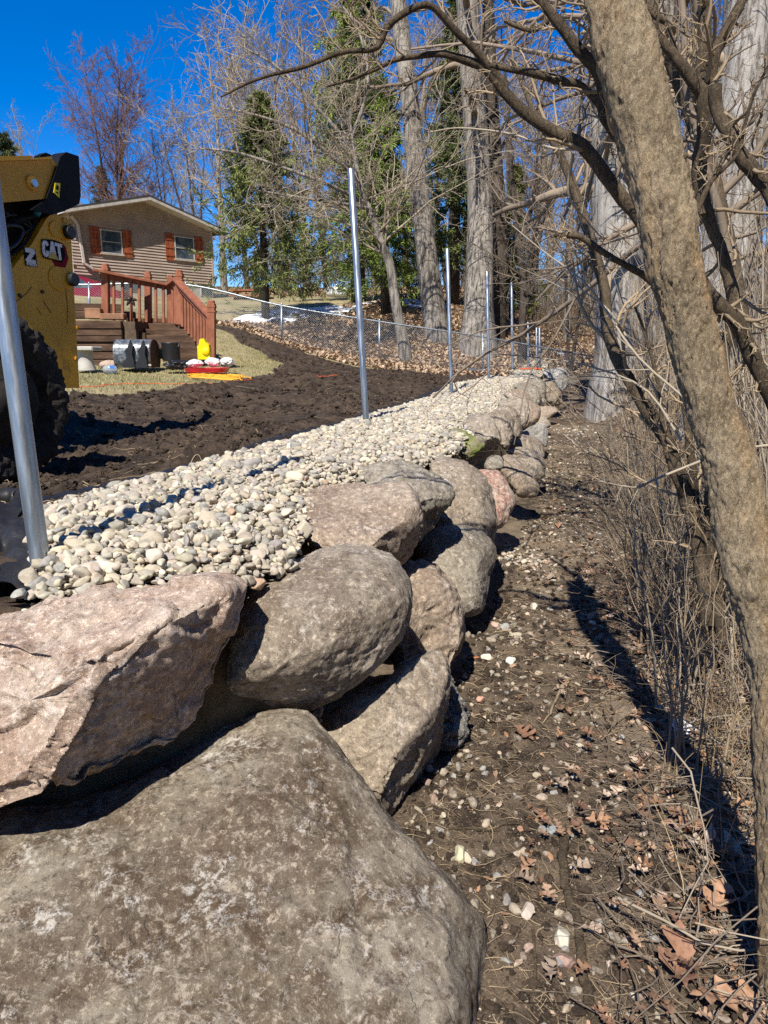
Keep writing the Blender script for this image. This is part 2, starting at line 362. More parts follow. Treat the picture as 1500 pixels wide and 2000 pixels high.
# ------------------------------------------------------------------ boulders
def rock_mat(name, c1, c2, c3, spot=(.62, .58, .52), spots=.45, speck=.5, stain=.5, bumpk=1.0, sc=1.0, moss=0.0):
    r = NT(name); o = r.n('ShaderNodeObjectInfo'); v = r.n('ShaderNodeVectorMath'); v.operation = 'ADD'; r.l(r.tc.outputs['Object'], v.inputs[0])
    cmb = r.n('ShaderNodeCombineXYZ'); mm = r.math('MULTIPLY', o.outputs['Random'], 37.0); r.l(mm, cmb.inputs[0]); r.l(mm, cmb.inputs[1]); r.l(cmb.outputs[0], v.inputs[1]); v = v.outputs[0]
    nb = r.noise(2.2*sc, v, 6, .62, .4); nm = r.noise(9*sc, v, 8, .7, .3); nf = r.noise(48, v, 6, .75); nx = r.noise(190, v, 4, .8)
    c = r.mix(r.ramp(nb, .38, .58), c1, c2); c = r.mix(r.ramp(nm, .47, .60, 0, stain), c, c3); n2_ = r.noise(1.5*sc, v, 5, .6, 1.0); c = r.mix(r.ramp(n2_, .46, .62, 0, stain*.8), c, c3); ng = r.noise(26*sc, v, 8, .85, .6); c = r.mix(r.ramp(ng, .52, .62, 0, .7), c, tuple(min(1, x*1.6) for x in c2)); c = r.mix(r.ramp(ng, .48, .36, 0, .75), c, tuple(x*.55 for x in c1))
    veins = r.noise(2.6*sc, v, 10, .72, .35); c = r.mix(r.math('MULTIPLY', r.ramp(r.math('ABSOLUTE', r.math('SUBTRACT', veins, .5)), .0, .012, spots*.7, 0), r.ramp(nm, .5, .6)), c, spot)
    sp = r.math('MULTIPLY', r.ramp(r.noise(4.5*sc, v, 8, .8, .4), .54, .62), r.ramp(nf, .46, .56)); c = r.mix(r.math('MULTIPLY', sp, spots), c, spot)
    c = r.mix(r.ramp(nx, .58, .68, 0, speck), c, spot); c = r.mix(r.ramp(nx, .42, .32, 0, speck), c, tuple(x*.35 for x in c1))
    c = r.mix(r.ramp(nf, .34, .46, .75, 0), c, tuple(x*.33 for x in c1)); c = r.mix(r.ramp(nf, .55, .64, 0, .75), c, tuple(min(1, x*1.7) for x in c2))
    wv = r.n('ShaderNodeVectorMath'); wv.operation = 'ADD'; r.l(v, wv.inputs[0]); nz = r.n('ShaderNodeTexNoise'); nz.inputs['Scale'].default_value = 6; nz.inputs['Detail'].default_value = 6; r.l(v, nz.inputs['Vector']); sc_ = r.n('ShaderNodeVectorMath'); sc_.operation = 'SCALE'; sc_.inputs[3].default_value = .35; r.l(nz.outputs['Color'], sc_.inputs[0]); r.l(sc_.outputs[0], wv.inputs[1])
    ck = r.math('MULTIPLY', r.ramp(r.voro(3.4*sc, wv.outputs[0], 'DISTANCE_TO_EDGE'), .0, .012, .75, 0), r.ramp(r.noise(3.3, v, 3), .54, .62)); c = r.mix(ck, c, tuple(x*.4 for x in c1))
    if moss:
        gm = r.n('ShaderNodeNewGeometry'); sx = r.n('ShaderNodeSeparateXYZ'); r.l(gm.outputs['Normal'], sx.inputs[0])
        mk = r.math('MULTIPLY', r.ramp(nm, .42, .55), moss); c = r.mix(mk, c, (.16, .19, .045))
    r.color(c); r.rough(.88); r.b.inputs['Specular IOR Level'].default_value = .25
    b = r.bump(nb, .3*bumpk, .04); b = r.bump(r.math('SUBTRACT', 1.0, ck), .7, .012, b); b = r.bump(nm, .6*bumpk, .018, b); b = r.bump(ng, .55*bumpk, .008, b); b = r.bump(nf, .8*bumpk, .006, b); r.bump(nx, .6*bumpk, .002, b)
    return r.m
R_tan = rock_mat('tan_grey_rock', (.225, .18, .132), (.34, .29, .225), (.15, .11, .078), stain=.6, spots=.7)
R_front = rock_mat('weathered_brown_grey_rock', (.150, .114, .075), (.27, .232, .178), (.088, .055, .032), spots=.85, stain=.85, spot=(.55, .52, .47))
R_pink = rock_mat('pink_granite', (.46, .33, .245), (.58, .47, .37), (.32, .20, .145), spot=(.74, .66, .60), spots=.6, speck=.6, bumpk=1.4)
R_mauve = rock_mat('mauve_rock', (.27, .205, .15), (.37, .30, .23), (.19, .13, .095), spots=.5)
R_grey = rock_mat('grey_rock', (.20, .17, .13), (.30, .265, .21), (.135, .11, .082), spots=.6)
R_rough = rock_mat('rough_grey_rock', (.24, .225, .20), (.40, .38, .35), (.15, .135, .12), spots=.6, bumpk=1.8)
R_red = rock_mat('red_granite', (.34, .22, .165), (.43, .34, .27), (.27, .10, .07), spot=(.66, .60, .52), spots=.7, stain=.7, speck=.8)
R_moss = rock_mat('mossy_rock', (.22, .185, .14), (.31, .27, .20), (.13, .10, .075), spots=.4, moss=.9)
R_speck = rock_mat('speckled_rock', (.24, .19, .14), (.33, .275, .21), (.17, .12, .08), spots=.5, speck=.9)

def nrm(v): v = np.asarray(v, float); return v/np.linalg.norm(v)
def boulder(label, out, tc, n0, Tf, Tb, mat, facets=(), K=120, M=90, amp=.012, rough=.5, blocky=.85, soft=.012, seed=0, flat=None, name='boulder', cat='boulder', group='boulders stacked in the retaining wall', smooth_out=True, detail=1.0):
    out = np.asarray(out, float); n = len(out)
    # arc-length resample, lightly rounded
    Q = np.concatenate([out[-1:], out, out[:2]]); seg = []
    for a in range(n):
        p0, p1, p2, p3 = Q[a], Q[a+1], Q[a+2], Q[a+3]
        for f in np.linspace(0, 1, 12, endpoint=False):
            seg.append(.5*((2*p1)+(-p0+p2)*f+(2*p0-5*p1+4*p2-p3)*f**2+(-p0+3*p1-3*p2+p3)*f**3))
    seg = np.array(seg); L = np.concatenate([[0], np.cumsum(np.linalg.norm(np.diff(np.concatenate([seg, seg[:1]]), axis=0), axis=1))])
    s = np.linspace(0, L[-1], K, endpoint=False); sg2 = np.concatenate([seg, seg[:1]])
    O = np.stack([np.interp(s, L, sg2[:, 0]), np.interp(s, L, sg2[:, 1])], 1)
    a2 = O[:, 0]*np.roll(O[:, 1], -1)-np.roll(O[:, 0], -1)*O[:, 1]; A = a2.sum()
    c = np.array([((O[:, 0]+np.roll(O[:, 0], -1))*a2).sum(), ((O[:, 1]+np.roll(O[:, 1], -1))*a2).sum()])/(3*A)
    O = c+(O-c)*1.022; C = EYE+ray(*c)*tc; n0 = nrm(n0)
    ph = np.linspace(0, math.pi, M+1)[1:-1]
    ss = np.sin(ph)**blocky; UV = c+ss[:, None, None]*(O-c)[None]
    UV = np.concatenate([c[None], UV.reshape(-1, 2), c[None]]); PH = np.concatenate([[0], np.repeat(ph, K), [math.pi]])
    r = ray(UV[:, 0], UV[:, 1]); den = r@n0; tp = ((C-EYE)@n0)/np.where(np.abs(den) < .15, -.15, den)
    tp = np.clip(tp, tc*.45, tc*1.9)
    cs = np.cos(PH); t = tp-np.where(cs > 0, Tf*np.abs(cs)**.9, -Tb*np.abs(cs))
    if facets:
        FT = []
        for (u, v, dt, nn) in facets:
            nn = nrm(nn); Pf = EYE+ray(u, v)*(tc-dt); dn = r@nn; dn = np.where(dn > -.10, -.10, dn)
            FT.append(np.clip(((Pf-EYE)@nn)/dn, 0, tc*1.35))
        def smax(E): E = np.array(E); mx = E.max(0); return mx+soft*np.log(np.exp((E-mx)/soft).sum(0))
        t = np.where(cs > 0, smax([t]+FT), smax([tp]+FT)+Tb*np.abs(cs))
    Vv = EYE+r*t[:, None]
    i = np.arange(M-2)[:, None]*K+1; j = np.arange(K)[None]; j2 = (j+1) % K
    Fq = np.stack([i+j, i+j2, i+K+j2, i+K+j], -1).reshape(-1, 4); last = len(Vv)-1; b = 1+(M-2)*K; J = np.arange(K); J2 = (J+1) % K
    Ft = np.concatenate([np.stack([np.zeros(K, int), J2+1, J+1], 1), np.stack([b+J, b+J2, np.full(K, last)], 1)])
    def normals(P):
        N = np.zeros_like(P); 
        for F in (Fq[:, [0, 1, 2]], Fq[:, [0, 2, 3]], Ft):
            fn = np.cross(P[F[:, 1]]-P[F[:, 0]], P[F[:, 2]]-P[F[:, 0]])
            for q in range(3): np.add.at(N, F[:, q], fn)
        return N/(np.linalg.norm(N, axis=1, keepdims=True)+1e-15)
    Nn = normals(Vv)
    if ((Vv-C)*Nn).sum() < 0: Fq = Fq[:, ::-1]; Ft = Ft[:, ::-1]; Nn = -Nn
    size = np.linalg.norm(np.ptp(Vv, axis=0))/2
    q = (Vv-C)/size+seed*7.7
    wq = q+.12*np.stack([fbm(q*3, seed+20, 2), fbm(q*3, seed+21, 2), fbm(q*3, seed+22, 2)], 1)
    dsp = amp*1.7*fbm(q*1.4, seed, 2)+amp*.5*fbm(wq*4, seed+3, 3)-amp*.55*rough*sstep(.25, .6, np.abs(fbm(wq*np.array([2.2, 2.2, 5.5])+3, seed+5, 4, .55)))+amp*.32*detail*fbm(q*15, seed+8, 5, .65)
    lay = (wq@nrm(n0+np.array([.5, .2, .3])))*4.2; lay = lay-np.floor(lay); dsp = dsp-amp*.28*rough*sstep(.86, .98, lay)*sstep(-.2, .4, fbm(q*2, seed+31, 2))
    # chipped planes: sparse stepped noise
    st = fbm(q*3.1, seed+11, 2); dsp = dsp-amp*.9*rough*sstep(.15, .22, st)
    Vv = Vv+Nn*dsp[:, None]
    o = mesh_np(name, Vv, [Fq, Ft], mat, smooth=True, loc=C); tag(o, label, cat, group)
    return o
UP = (-.05, -.45, .9)
# ---- the nearest boulders
boulder('pinkish granite boulder with a chipped ridge and flat right side, below the first steel post',
    [(-330, 1330), (-200, 1245), (-90, 1215), (0, 1192), (90, 1152), (170, 1130), (260, 1119), (350, 1118), (430, 1125), (470, 1136), (464, 1172), (452, 1225), (436, 1285), (412, 1345), (370, 1412), (320, 1460), (255, 1502), (200, 1535), (130, 1545), (60, 1555), (0, 1570), (-100, 1605), (-250, 1650), (-360, 1520)],
    1.80, (.15, -.62, .78), .30, .22, R_pink, facets=[(260, 1190, .02, (-.08, -.22, .97)), (200, 1310, .20, (.80, -.50, -.33)), (40, 1400, .153, (-.30, -.86, .42)), (180, 1530, .12, (.0, -.6, -.8))], K=220, M=170, amp=.020, rough=1.3, soft=.006, seed=1, blocky=.62)
boulder('big smooth rounded tan boulder with pale lichen spots, right beside the pink granite one',
    [(425, 1290), (430, 1225), (455, 1165), (510, 1115), (590, 1078), (655, 1062), (718, 1065), (762, 1085), (792, 1122), (804, 1165), (797, 1205), (776, 1245), (744, 1287), (698, 1326), (640, 1362), (590, 1386), (545, 1403), (500, 1400), (458, 1386), (432, 1350)],
    2.42, (.0, -.62, .78), .30, .30, R_tan, facets=[(735, 1240, .17, (.62, -.66, -.1)), (600, 1360, .16, (.2, -.72, -.55))], K=200, M=150, amp=.013, rough=.5, seed=2, soft=.05, blocky=.8)
boulder('huge weathered brown and grey slab with white lichen blotches filling the bottom left',
    [(-420, 1800), (-300, 1690), (-120, 1625), (0, 1560), (200, 1520), (380, 1450), (440, 1420), (520, 1402), (580, 1408), (618, 1448), (690, 1530), (760, 1612), (832, 1695), (885, 1755), (926, 1832), (946, 1915), (952, 2000), (930, 2150), (800, 2330), (500, 2450), (100, 2480), (-250, 2350), (-430, 2100)],
    1.62, (.10, -.50, .86), .16, .35, R_front, facets=[(430, 1750, .10, (.06, -.36, .93)), (870, 1900, .02, (.93, -.2, .28))], K=240, M=190, amp=.020, rough=.55, seed=3, soft=.02, blocky=.55, detail=1.3)
boulder('flat topped mauve boulder with a dark damp stain, behind the big rounded one',
    [(543, 1000), (560, 972), (600, 952), (650, 938), (700, 937), (745, 943), (790, 951), (814, 982), (813, 1030), (802, 1070), (776, 1102), (735, 1100), (680, 1090), (620, 1085), (575, 1062), (550, 1030)],
    3.18, (.0, -.58, .81), .22, .35, R_mauve, facets=[(660, 1005, .13, (-.05, -.28, .95)), (775, 1060, .14, (.75, -.5, -.35))], K=150, M=110, amp=.016, rough=.7, seed=4, soft=.012, blocky=.6)
boulder('broad grey boulder tucked between the mauve flat one and the tall brown one',
    [(690, 935), (722, 908), (765, 900), (812, 905), (848, 924), (872, 948), (878, 975), (866, 1002), (845, 1030), (815, 1058), (770, 1050), (720, 1010)],
    3.85, (.05, -.6, .8), .22, .35, R_grey, facets=[(780, 935, .12, (-.1, -.3, .95)), (845, 1000, .12, (.6, -.7, -.4))], amp=.02, rough=.8, seed=5, soft=.012, blocky=.65)
boulder('tall brown boulder standing above the grey rounded one, its right end rough',
    [(828, 900), (852, 889), (882, 896), (916, 909), (940, 937), (960, 981), (970, 1010), (971, 1042), (964, 1070), (935, 1090), (885, 1075), (855, 1030), (840, 960)],
    4.55, (.1, -.72, .7), .26, .35, R_tan, facets=[(900, 980, .22, (.0, -.72, .69)), (962, 1040, .1, (.9, -.4, -.1))], amp=.018, rough=.6, seed=6, soft=.03)
boulder('smooth grey rounded boulder on the ground, lower course under the tall brown one',
    [(818, 1065), (846, 1036), (872, 1022), (904, 1023), (934, 1038), (960, 1066), (963, 1092), (953, 1122), (949, 1156), (940, 1187), (917, 1199), (890, 1195), (850, 1160), (822, 1110)],
    4.2, (.15, -.75, .65), .26, .3, R_grey, facets=[(900, 1110, .25, (.05, -.75, .66)), (945, 1160, .12, (.92, -.35, .0))], amp=.012, rough=.3, seed=7, soft=.04)
boulder('pinkish wedge shaped boulder of the lower course between two rounded ones',
    [(735, 1150), (772, 1100), (812, 1087), (846, 1094), (876, 1122), (901, 1170), (913, 1218), (905, 1262), (885, 1300), (850, 1310), (790, 1300), (745, 1250)],
    3.35, (.2, -.75, .62), .26, .3, R_mauve, facets=[(820, 1130, .18, (-.05, -.35, .93)), (850, 1200, .2, (.30, -.92, .2)), (895, 1240, .08, (.95, -.1, .1))], amp=.018, rough=.9, seed=8, soft=.008, blocky=.6)
boulder('angular tan boulder with bright left and dark right face, under the big rounded one',
    [(598, 1452), (640, 1405), (700, 1360), (745, 1335), (795, 1292), (842, 1268), (868, 1281), (874, 1318), (869, 1362), (866, 1420), (862, 1468), (844, 1508), (812, 1563), (769, 1608), (745, 1580), (726, 1562), (660, 1502), (615, 1468)],
    2.55, (.1, -.8, .6), .22, .3, R_speck, facets=[(680, 1450, .13, (-.42, -.72, .55)), (790, 1510, .10, (.86, -.47, -.22)), (790, 1370, .11, (.42, -.55, .72))], K=190, M=140, amp=.016, rough=.7, seed=9, soft=.006, blocky=.55)
boulder('small rough pale grey boulder with craggy edges at the foot of the angular tan one',
    [(862, 1325), (874, 1315), (896, 1350), (914, 1378), (922, 1392), (918, 1412), (904, 1444), (886, 1466), (866, 1474), (848, 1440), (846, 1380)],
    3.0, (.4, -.8, .45), .14, .2, R_rough, facets=[(885, 1410, .12, (.35, -.75, .5))], amp=.022, rough=1.5, seed=10, soft=.008)
boulder('small brown wedge of rock jammed under the big rounded boulder',
    [(548, 1418), (585, 1392), (624, 1372), (630, 1392), (624, 1415), (604, 1448), (580, 1430)], 2.45, (.1, -.9, .4), .08, .12, R_tan, K=60, M=40, amp=.012, rough=1.2, seed=11, name='rock_wedge', cat='rock', group=None)
# ---- further along the wall, top course
far = [
 ('dark fronted mossy boulder with green moss on its left shoulder', [(862, 868), (872, 846), (892, 838), (915, 850), (942, 858), (944, 874), (930, 892), (905, 905), (880, 898), (864, 886)], -.08, R_moss, (-.2, -.8, .5), []),
 ('brown slab topped boulder with a dark craggy front, behind the mossy one', [(890, 840), (912, 812), (943, 804), (962, 812), (974, 845), (973, 874), (948, 897), (922, 908), (905, 880), (895, 855)], -.1, R_tan, (.1, -.6, .8), [(915, 835, .14, (-.1, -.4, .9)), (950, 870, .12, (.6, -.6, -.5))]),
 ('yellowish boulder ending in a blunt point that hangs over the lower course', [(950, 812), (966, 800), (988, 802), (1003, 817), (1004, 845), (996, 870), (987, 880), (975, 866), (964, 838)], -.15, R_speck, (.1, -.75, .6), []),
 ('low tan boulder beside the yellowish pointed one', [(968, 800), (984, 792), (1004, 797), (1016, 822), (1015, 852), (1004, 852), (996, 838), (980, 820)], -.15, R_tan, (.2, -.8, .5), []),
 ('rounded buff boulder with a smooth front, halfway along the wall', [(973, 788), (990, 779), (1010, 776), (1026, 778), (1034, 792), (1033, 812), (1020, 834), (1006, 822), (988, 806)], -.1, R_tan, (.2, -.7, .6), []),
 ('cracked mauve boulder with an undercut dark right end', [(987, 771), (1003, 764), (1018, 763), (1032, 775), (1044, 791), (1054, 802), (1045, 824), (1022, 836), (1028, 812), (1020, 785), (1000, 778)], -.1, R_mauve, (.3, -.7, .5), []),
 ('long pale grey boulder with a bluish tinge behind the cracked mauve one', [(1005, 757), (1012, 749), (1034, 748), (1054, 762), (1058, 778), (1053, 800), (1040, 790), (1025, 772)], -.05, R_grey, (.2, -.7, .6), []),
 ('grey rounded boulder next to the upright orange slab', [(1028, 744), (1040, 740), (1060, 742), (1066, 758), (1064, 786), (1056, 782), (1050, 762), (1036, 752)], .0, R_grey, (.2, -.7, .6), []),
 ('smooth orange tan slab standing nearly upright near the far end of the wall', [(1058, 741), (1075, 739), (1086, 755), (1098, 782), (1096, 788), (1082, 794), (1071, 793), (1064, 770)], -.1, R_speck, (.3, -.9, .3), []),
 ('knobbly grey boulder, the very last one at the far end of the wall', [(1060, 725), (1080, 722), (1099, 720), (1110, 741), (1108, 757), (1099, 764), (1089, 760), (1080, 745), (1066, 737)], .0, R_rough, (.3, -.8, .5), []),
]
low = [
 ('reddish granite boulder with rusty patches beside the tall brown one', [(930, 925), (945, 917), (962, 917), (979, 921), (995, 940), (1007, 964), (1009, 985), (998, 1000), (978, 1030), (955, 1020), (938, 970)], 5.6, R_red),
 ('speckled tan boulder leaning behind the reddish granite one', [(970, 900), (990, 886), (1008, 893), (1033, 922), (1049, 950), (1048, 969), (1026, 973), (1010, 968), (990, 940), (975, 920)], 6.9, R_speck),
 ('smooth greyish brown dome of the lower course with a clean curved right end', [(985, 880), (1010, 874), (1035, 880), (1055, 887), (1066, 900), (1066, 922), (1056, 934), (1040, 936), (1015, 915), (1000, 895)], 8.0, R_tan),
 ('warm tan lower course boulder partly in the shadow of the overhanging one', [(990, 862), (1005, 852), (1022, 850), (1044, 855), (1059, 875), (1063, 894), (1045, 892), (1010, 884)], 9.3, R_speck),
 ('pitted grey lower course boulder with a rough right end', [(1014, 846), (1026, 836), (1050, 827), (1065, 831), (1070, 852), (1067, 873), (1054, 868), (1040, 858), (1022, 856)], 10.6, R_rough),
 ('low flat greyish rock lying on the path side of the wall', [(1050, 800), (1062, 792), (1084, 795), (1090, 803), (1078, 813), (1060, 822), (1050, 816)], 13.9, R_mauve),
 ('low buff rock half buried beside the pale rubble', [(1034, 826), (1044, 816), (1058, 812), (1068, 820), (1074, 832), (1056, 838), (1040, 838)], 12.6, R_tan),
]
k = 20
for lab, o_, zc, mt, nn, fc in far:
    cpx = np.mean(o_, 0); rr = ray(*cpx); base = at_z(cpx[0], np.array(o_)[:, 1].min()+6, .04)
    tcc = (zc-EYE[2])/rr[2]; tcc = {0: 5.95, 1: 6.6, 2: 7.8, 3: 8.7, 4: 9.8, 5: 10.8, 6: 12.6, 7: 14.0, 8: 15.2, 9: 19.0}[k-20]
    sz = max(np.ptp(np.array(o_)[:, 0]), np.ptp(np.array(o_)[:, 1]))*tcc/FPX
    boulder(lab, o_, tcc, nn, sz*.33, sz*.5, mt, facets=fc, K=72, M=54, amp=sz*.035, rough=.9, seed=k, soft=.015, blocky=.7); k += 1
for lab, o_, tcc, mt in low:
    sz = max(np.ptp(np.array(o_)[:, 0]), np.ptp(np.array(o_)[:, 1]))*tcc/FPX
    boulder(lab, o_, tcc, (.2, -.75, .62), sz*.35, sz*.45, mt, K=72, M=54, amp=sz*.03, rough=.6, seed=k, soft=.03, blocky=.8); k += 1
boulder('fist sized grey cobble resting on the lower course beside the dark craggy boulder', [(947, 908), (952, 895), (966, 889), (980, 894), (985, 908), (978, 916), (960, 919), (949, 915)], 6.45, (0, -.8, .6), .05, .06, R_grey, K=48, M=36, amp=.004, seed=50, name='cobble', cat='stone', group=None)

# ------------------------------------------------------------------ pebbles
def ico(sub):
    t = (1+5**.5)/2; V = [(-1, t, 0), (1, t, 0), (-1, -t, 0), (1, -t, 0), (0, -1, t), (0, 1, t), (0, -1, -t), (0, 1, -t), (t, 0, -1), (t, 0, 1), (-t, 0, -1), (-t, 0, 1)]
    F = [(0, 11, 5), (0, 5, 1), (0, 1, 7), (0, 7, 10), (0, 10, 11), (1, 5, 9), (5, 11, 4), (11, 10, 2), (10, 7, 6), (7, 1, 8), (3, 9, 4), (3, 4, 2), (3, 2, 6), (3, 6, 8), (3, 8, 9), (4, 9, 5), (2, 4, 11), (6, 2, 10), (8, 6, 7), (9, 8, 1)]
    V = [nrm(v) for v in V]
    for _ in range(sub):
        c = {}; G = []
        def mid(a, b):
            k = (min(a, b), max(a, b))
            if k not in c: c[k] = len(V); V.append(nrm(V[a]+V[b]))
            return c[k]
        for a, b, d in F:
            x, y, z = mid(a, b), mid(b, d), mid(d, a); G += [(a, x, z), (b, y, x), (d, z, y), (x, y, z)]
        F = G
    return np.array(V), np.array(F)
def peb_variants(sub, nv, seed):
    V, F = ico(sub); r = np.random.default_rng(seed); out = []
    for q in range(nv):
        P = V.copy()
        for _ in range(r.integers(6, 12)):      # flattened faces, still rounded
            n = nrm(r.normal(size=3)); d = r.uniform(.5, .82); e = P@n; P = P-np.clip(e-d, 0, None)[:, None]*n*.97
        P = P*(1+.10*fbm(V*1.4+q*9, q, 2))[:, None]; out.append(P)
    return np.array(out), F
def randrot(r, n):
    q = r.normal(size=(n, 4)); q /= np.linalg.norm(q, axis=1, keepdims=True); a, b, c, d = q.T
    return np.stack([1-2*(c*c+d*d), 2*(b*c-a*d), 2*(b*d+a*c), 2*(b*c+a*d), 1-2*(b*b+d*d), 2*(c*d-a*b), 2*(b*d-a*c), 2*(c*d+a*b), 1-2*(b*b+c*c)], 1).reshape(n, 3, 3)
def pebbles(P, size, sub, seed, pal, flat=True):
    """many rounded stones at points P"""
    r = np.random.default_rng(seed); n = len(P); VV, F = peb_variants(sub, 10, seed)
    k = r.integers(0, 10, n); B = VV[k]; sc = np.stack([size*r.uniform(.8, 1.5, n), size*r.uniform(.6, 1.0, n), size*r.uniform(.45, .9, n)], 1)/2
    B = B*sc[:, None, :]; R = randrot(r, n)
    if flat:   # mostly lying on their flat side
        az = r.uniform(0, 6.283, n); tl = r.normal(0, .8, (n, 2)); Rz = np.zeros((n, 3, 3)); Rz[:, 0, 0] = np.cos(az); Rz[:, 0, 1] = -np.sin(az); Rz[:, 1, 0] = np.sin(az); Rz[:, 1, 1] = np.cos(az); Rz[:, 2, 2] = 1
        Rx = np.zeros((n, 3, 3)); Rx[:, 0, 0] = 1; Rx[:, 1, 1] = np.cos(tl[:, 0]); Rx[:, 1, 2] = -np.sin(tl[:, 0]); Rx[:, 2, 1] = np.sin(tl[:, 0]); Rx[:, 2, 2] = np.cos(tl[:, 0]); R = Rz@Rx
    B = np.einsum('nij,nvj->nvi', R, B)+P[:, None]; m = B.shape[1]
    cidx = r.choice(len(pal), n, p=np.array([p[1] for p in pal])/sum(p[1] for p in pal)); C = np.array([p[0] for p in pal])[cidx]*r.uniform(.70, 1.18, (n, 1))*r.uniform(.96, 1.04, (n, 3))
    FF = (F[None]+np.arange(n)[:, None, None]*m).reshape(-1, 3)
    return B.reshape(-1, 3), FF, np.clip(np.repeat(C, m, 0), 0, 1)
pm = NT('rounded_river_gravel'); v = pm.mapping()
c_ = pm.mix(pm.ramp(pm.noise(110, v, 5, .7), .35, .7, 0, .35), pm.attr('tint', 'Color'), (.62, .57, .47)); c_ = pm.mix(pm.ramp(pm.noise(300, v, 3, .7), .6, .7, 0, .4), c_, (.16, .14, .12))
pm.color(c_); pm.rough(.82); pm.bump(pm.noise(220, v, 4, .7), .35, .002); PEB = pm.m
PALE = [((.50, .43, .31), 5), ((.43, .37, .275), 6), ((.56, .50, .38), 3), ((.35, .31, .25), 5), ((.29, .275, .245), 3), ((.50, .41, .32), 1), ((.44, .28, .18), .15), ((.24, .23, .22), .5)]
MIXED = [((.34, .275, .20), 4), ((.25, .20, .15), 5), ((.22, .215, .205), 2), ((.46, .40, .31), 1.5), ((.28, .18, .14), 1), ((.15, .12, .09), 4)]
def Ledge(y): return np.interp(y, [0, 1.6, 1.96, 2.2, 2.59, 3.2, 4.65, 7, 11, 24], [.3, .25, .13, -.08, -.37, -.62, -.42, -.24, -.3, -.35])
def gravel_ok(x, y):
    L = Ledge(y)+fbm2(x, y, 2.5, 71, 2)*.06
    return (x > fx(y)+L) & (x < crest(y)+.12) & (y < 24.3)
def graveltop(x, y):
    L = Ledge(y); d = x-fx(y)-L
    return upper(x, y)+.035*sstep(-.02, .2, d)+.018*fbm2(x, y, 1.6, 72, 2)-.06*sstep(-.12, .12, x-crest(y))
Vs, Fs, Cs, n0_ = [], [], [], 0
def addp(P, size, sub, seed, pal):
    global n0_
    a, b, c = pebbles(P, size, sub, seed, pal); Vs.append(a); Fs.append(b+n0_); Cs.append(c); n0_ += len(a)
for (y0, y1, sp_, sub, sz) in [(.8, 3.4, .0215, 2, .0345), (3.4, 9, .0245, 1, .037), (9, 24.4, .034, 0, .047)]:
    ny = int((y1-y0)/sp_); yy = y0+np.arange(ny)*sp_
    xx = np.arange(-.75, 1.25, sp_); XX, YY = np.meshgrid(xx, yy); YY = YY+rng.uniform(-.5, .5, YY.shape)*sp_; XX = XX+fx(YY)+rng.uniform(-.5, .5, YY.shape)*sp_
    x, y = XX.ravel(), YY.ravel(); ok = gravel_ok(x, y); x, y = x[ok], y[ok]
    s_ = sz*np.exp(rng.normal(0, .36, len(x))); addp(np.stack([x, y, graveltop(x, y)+rng.uniform(-.014, .018, len(x))], 1), s_, sub, 100+sub, PALE)
    if y1 < 10:     # a looser upper layer
        kk = rng.random(len(x)) < .28; addp(np.stack([x[kk], y[kk], graveltop(x[kk], y[kk])+rng.uniform(.018, .034, kk.sum())], 1), s_[kk]*1.05, sub, 120+sub, PALE)
gv = mesh_np('gravel', np.concatenate(Vs), [np.concatenate(Fs)], PEB, attrs={'tint': np.concatenate(Cs)}); tag(gv, kind='stuff')
gx = []
for yy in np.arange(1.8, 25, .1):
    L = float(Ledge(yy))
    for q in np.linspace(fx(yy)+L+.06, crest(yy)-.02, 12): gx.append((q, yy))
gx = np.array(gx); gz = upper(gx[:, 0], gx[:, 1])+.012; nn_ = len(np.arange(1.8, 25, .1))
i = np.arange(nn_-1)[:, None]*12; j = np.arange(11)[None]
gb = mesh_np('gravel_bed', np.column_stack([gx, gz]), [np.stack([i+j, i+j+1, i+13+j, i+12+j], -1).reshape(-1, 4)], plain('gravel_fines', (.22, .19, .15), .95, var=.4, scale=60, bump=.6)); tag(gb, kind='structure')
# stones strewn on the lower path: scattered pieces, heaps beside the wall
P = []; r = np.random.default_rng(5)
n = 6500; y = 1.2+r.random(n)**1.3*11; x = wx(y)+.05+np.abs(r.normal(0, .9, n)); P.append((x, y, .005+.036*r.random(n)**3.2))
for (u, v, yz, nn, sx, sy) in [(1010, 1085, None, 90, .16, .10), (985, 1062, None, 40, .08, .1), (940, 1220, None, 22, .10, .12), (890, 1330+150, None, 8, .05, .08), (1125, 860, None, 130, .28, .5), (1085, 830, None, 90, .22, .5), (1105, 790, None, 90, .25, .8), (1120, 765, None, 60, .3, .8), (840, 1540, None, 14, .05, .2)]:
    c = at_z(u, v, -.86); a = c[0]+r.normal(0, sx, nn); b = c[1]+r.normal(0, sy, nn); P.append((a, b, r.uniform(.025, .055, nn)))
x = np.concatenate([p[0] for p in P]); y = np.concatenate([p[1] for p in P]); s_ = np.concatenate([p[2] for p in P]); kk = x > wx(y)-.05; x, y, s_ = x[kk], y[kk], s_[kk]
Vs, Fs, Cs, n0_ = [], [], [], 0
z = H(x, y)+s_*r.uniform(-.05, .28, len(x)); near = y < 5
addp(np.stack([x, y, z], 1)[near], s_[near], 2, 131, MIXED); addp(np.stack([x, y, z], 1)[~near], s_[~near], 1, 132, PALE+MIXED+MIXED)
tag(mesh_np('path_gravel', np.concatenate(Vs), [np.concatenate(Fs)], PEB, attrs={'tint': np.concatenate(Cs)}), kind='stuff')
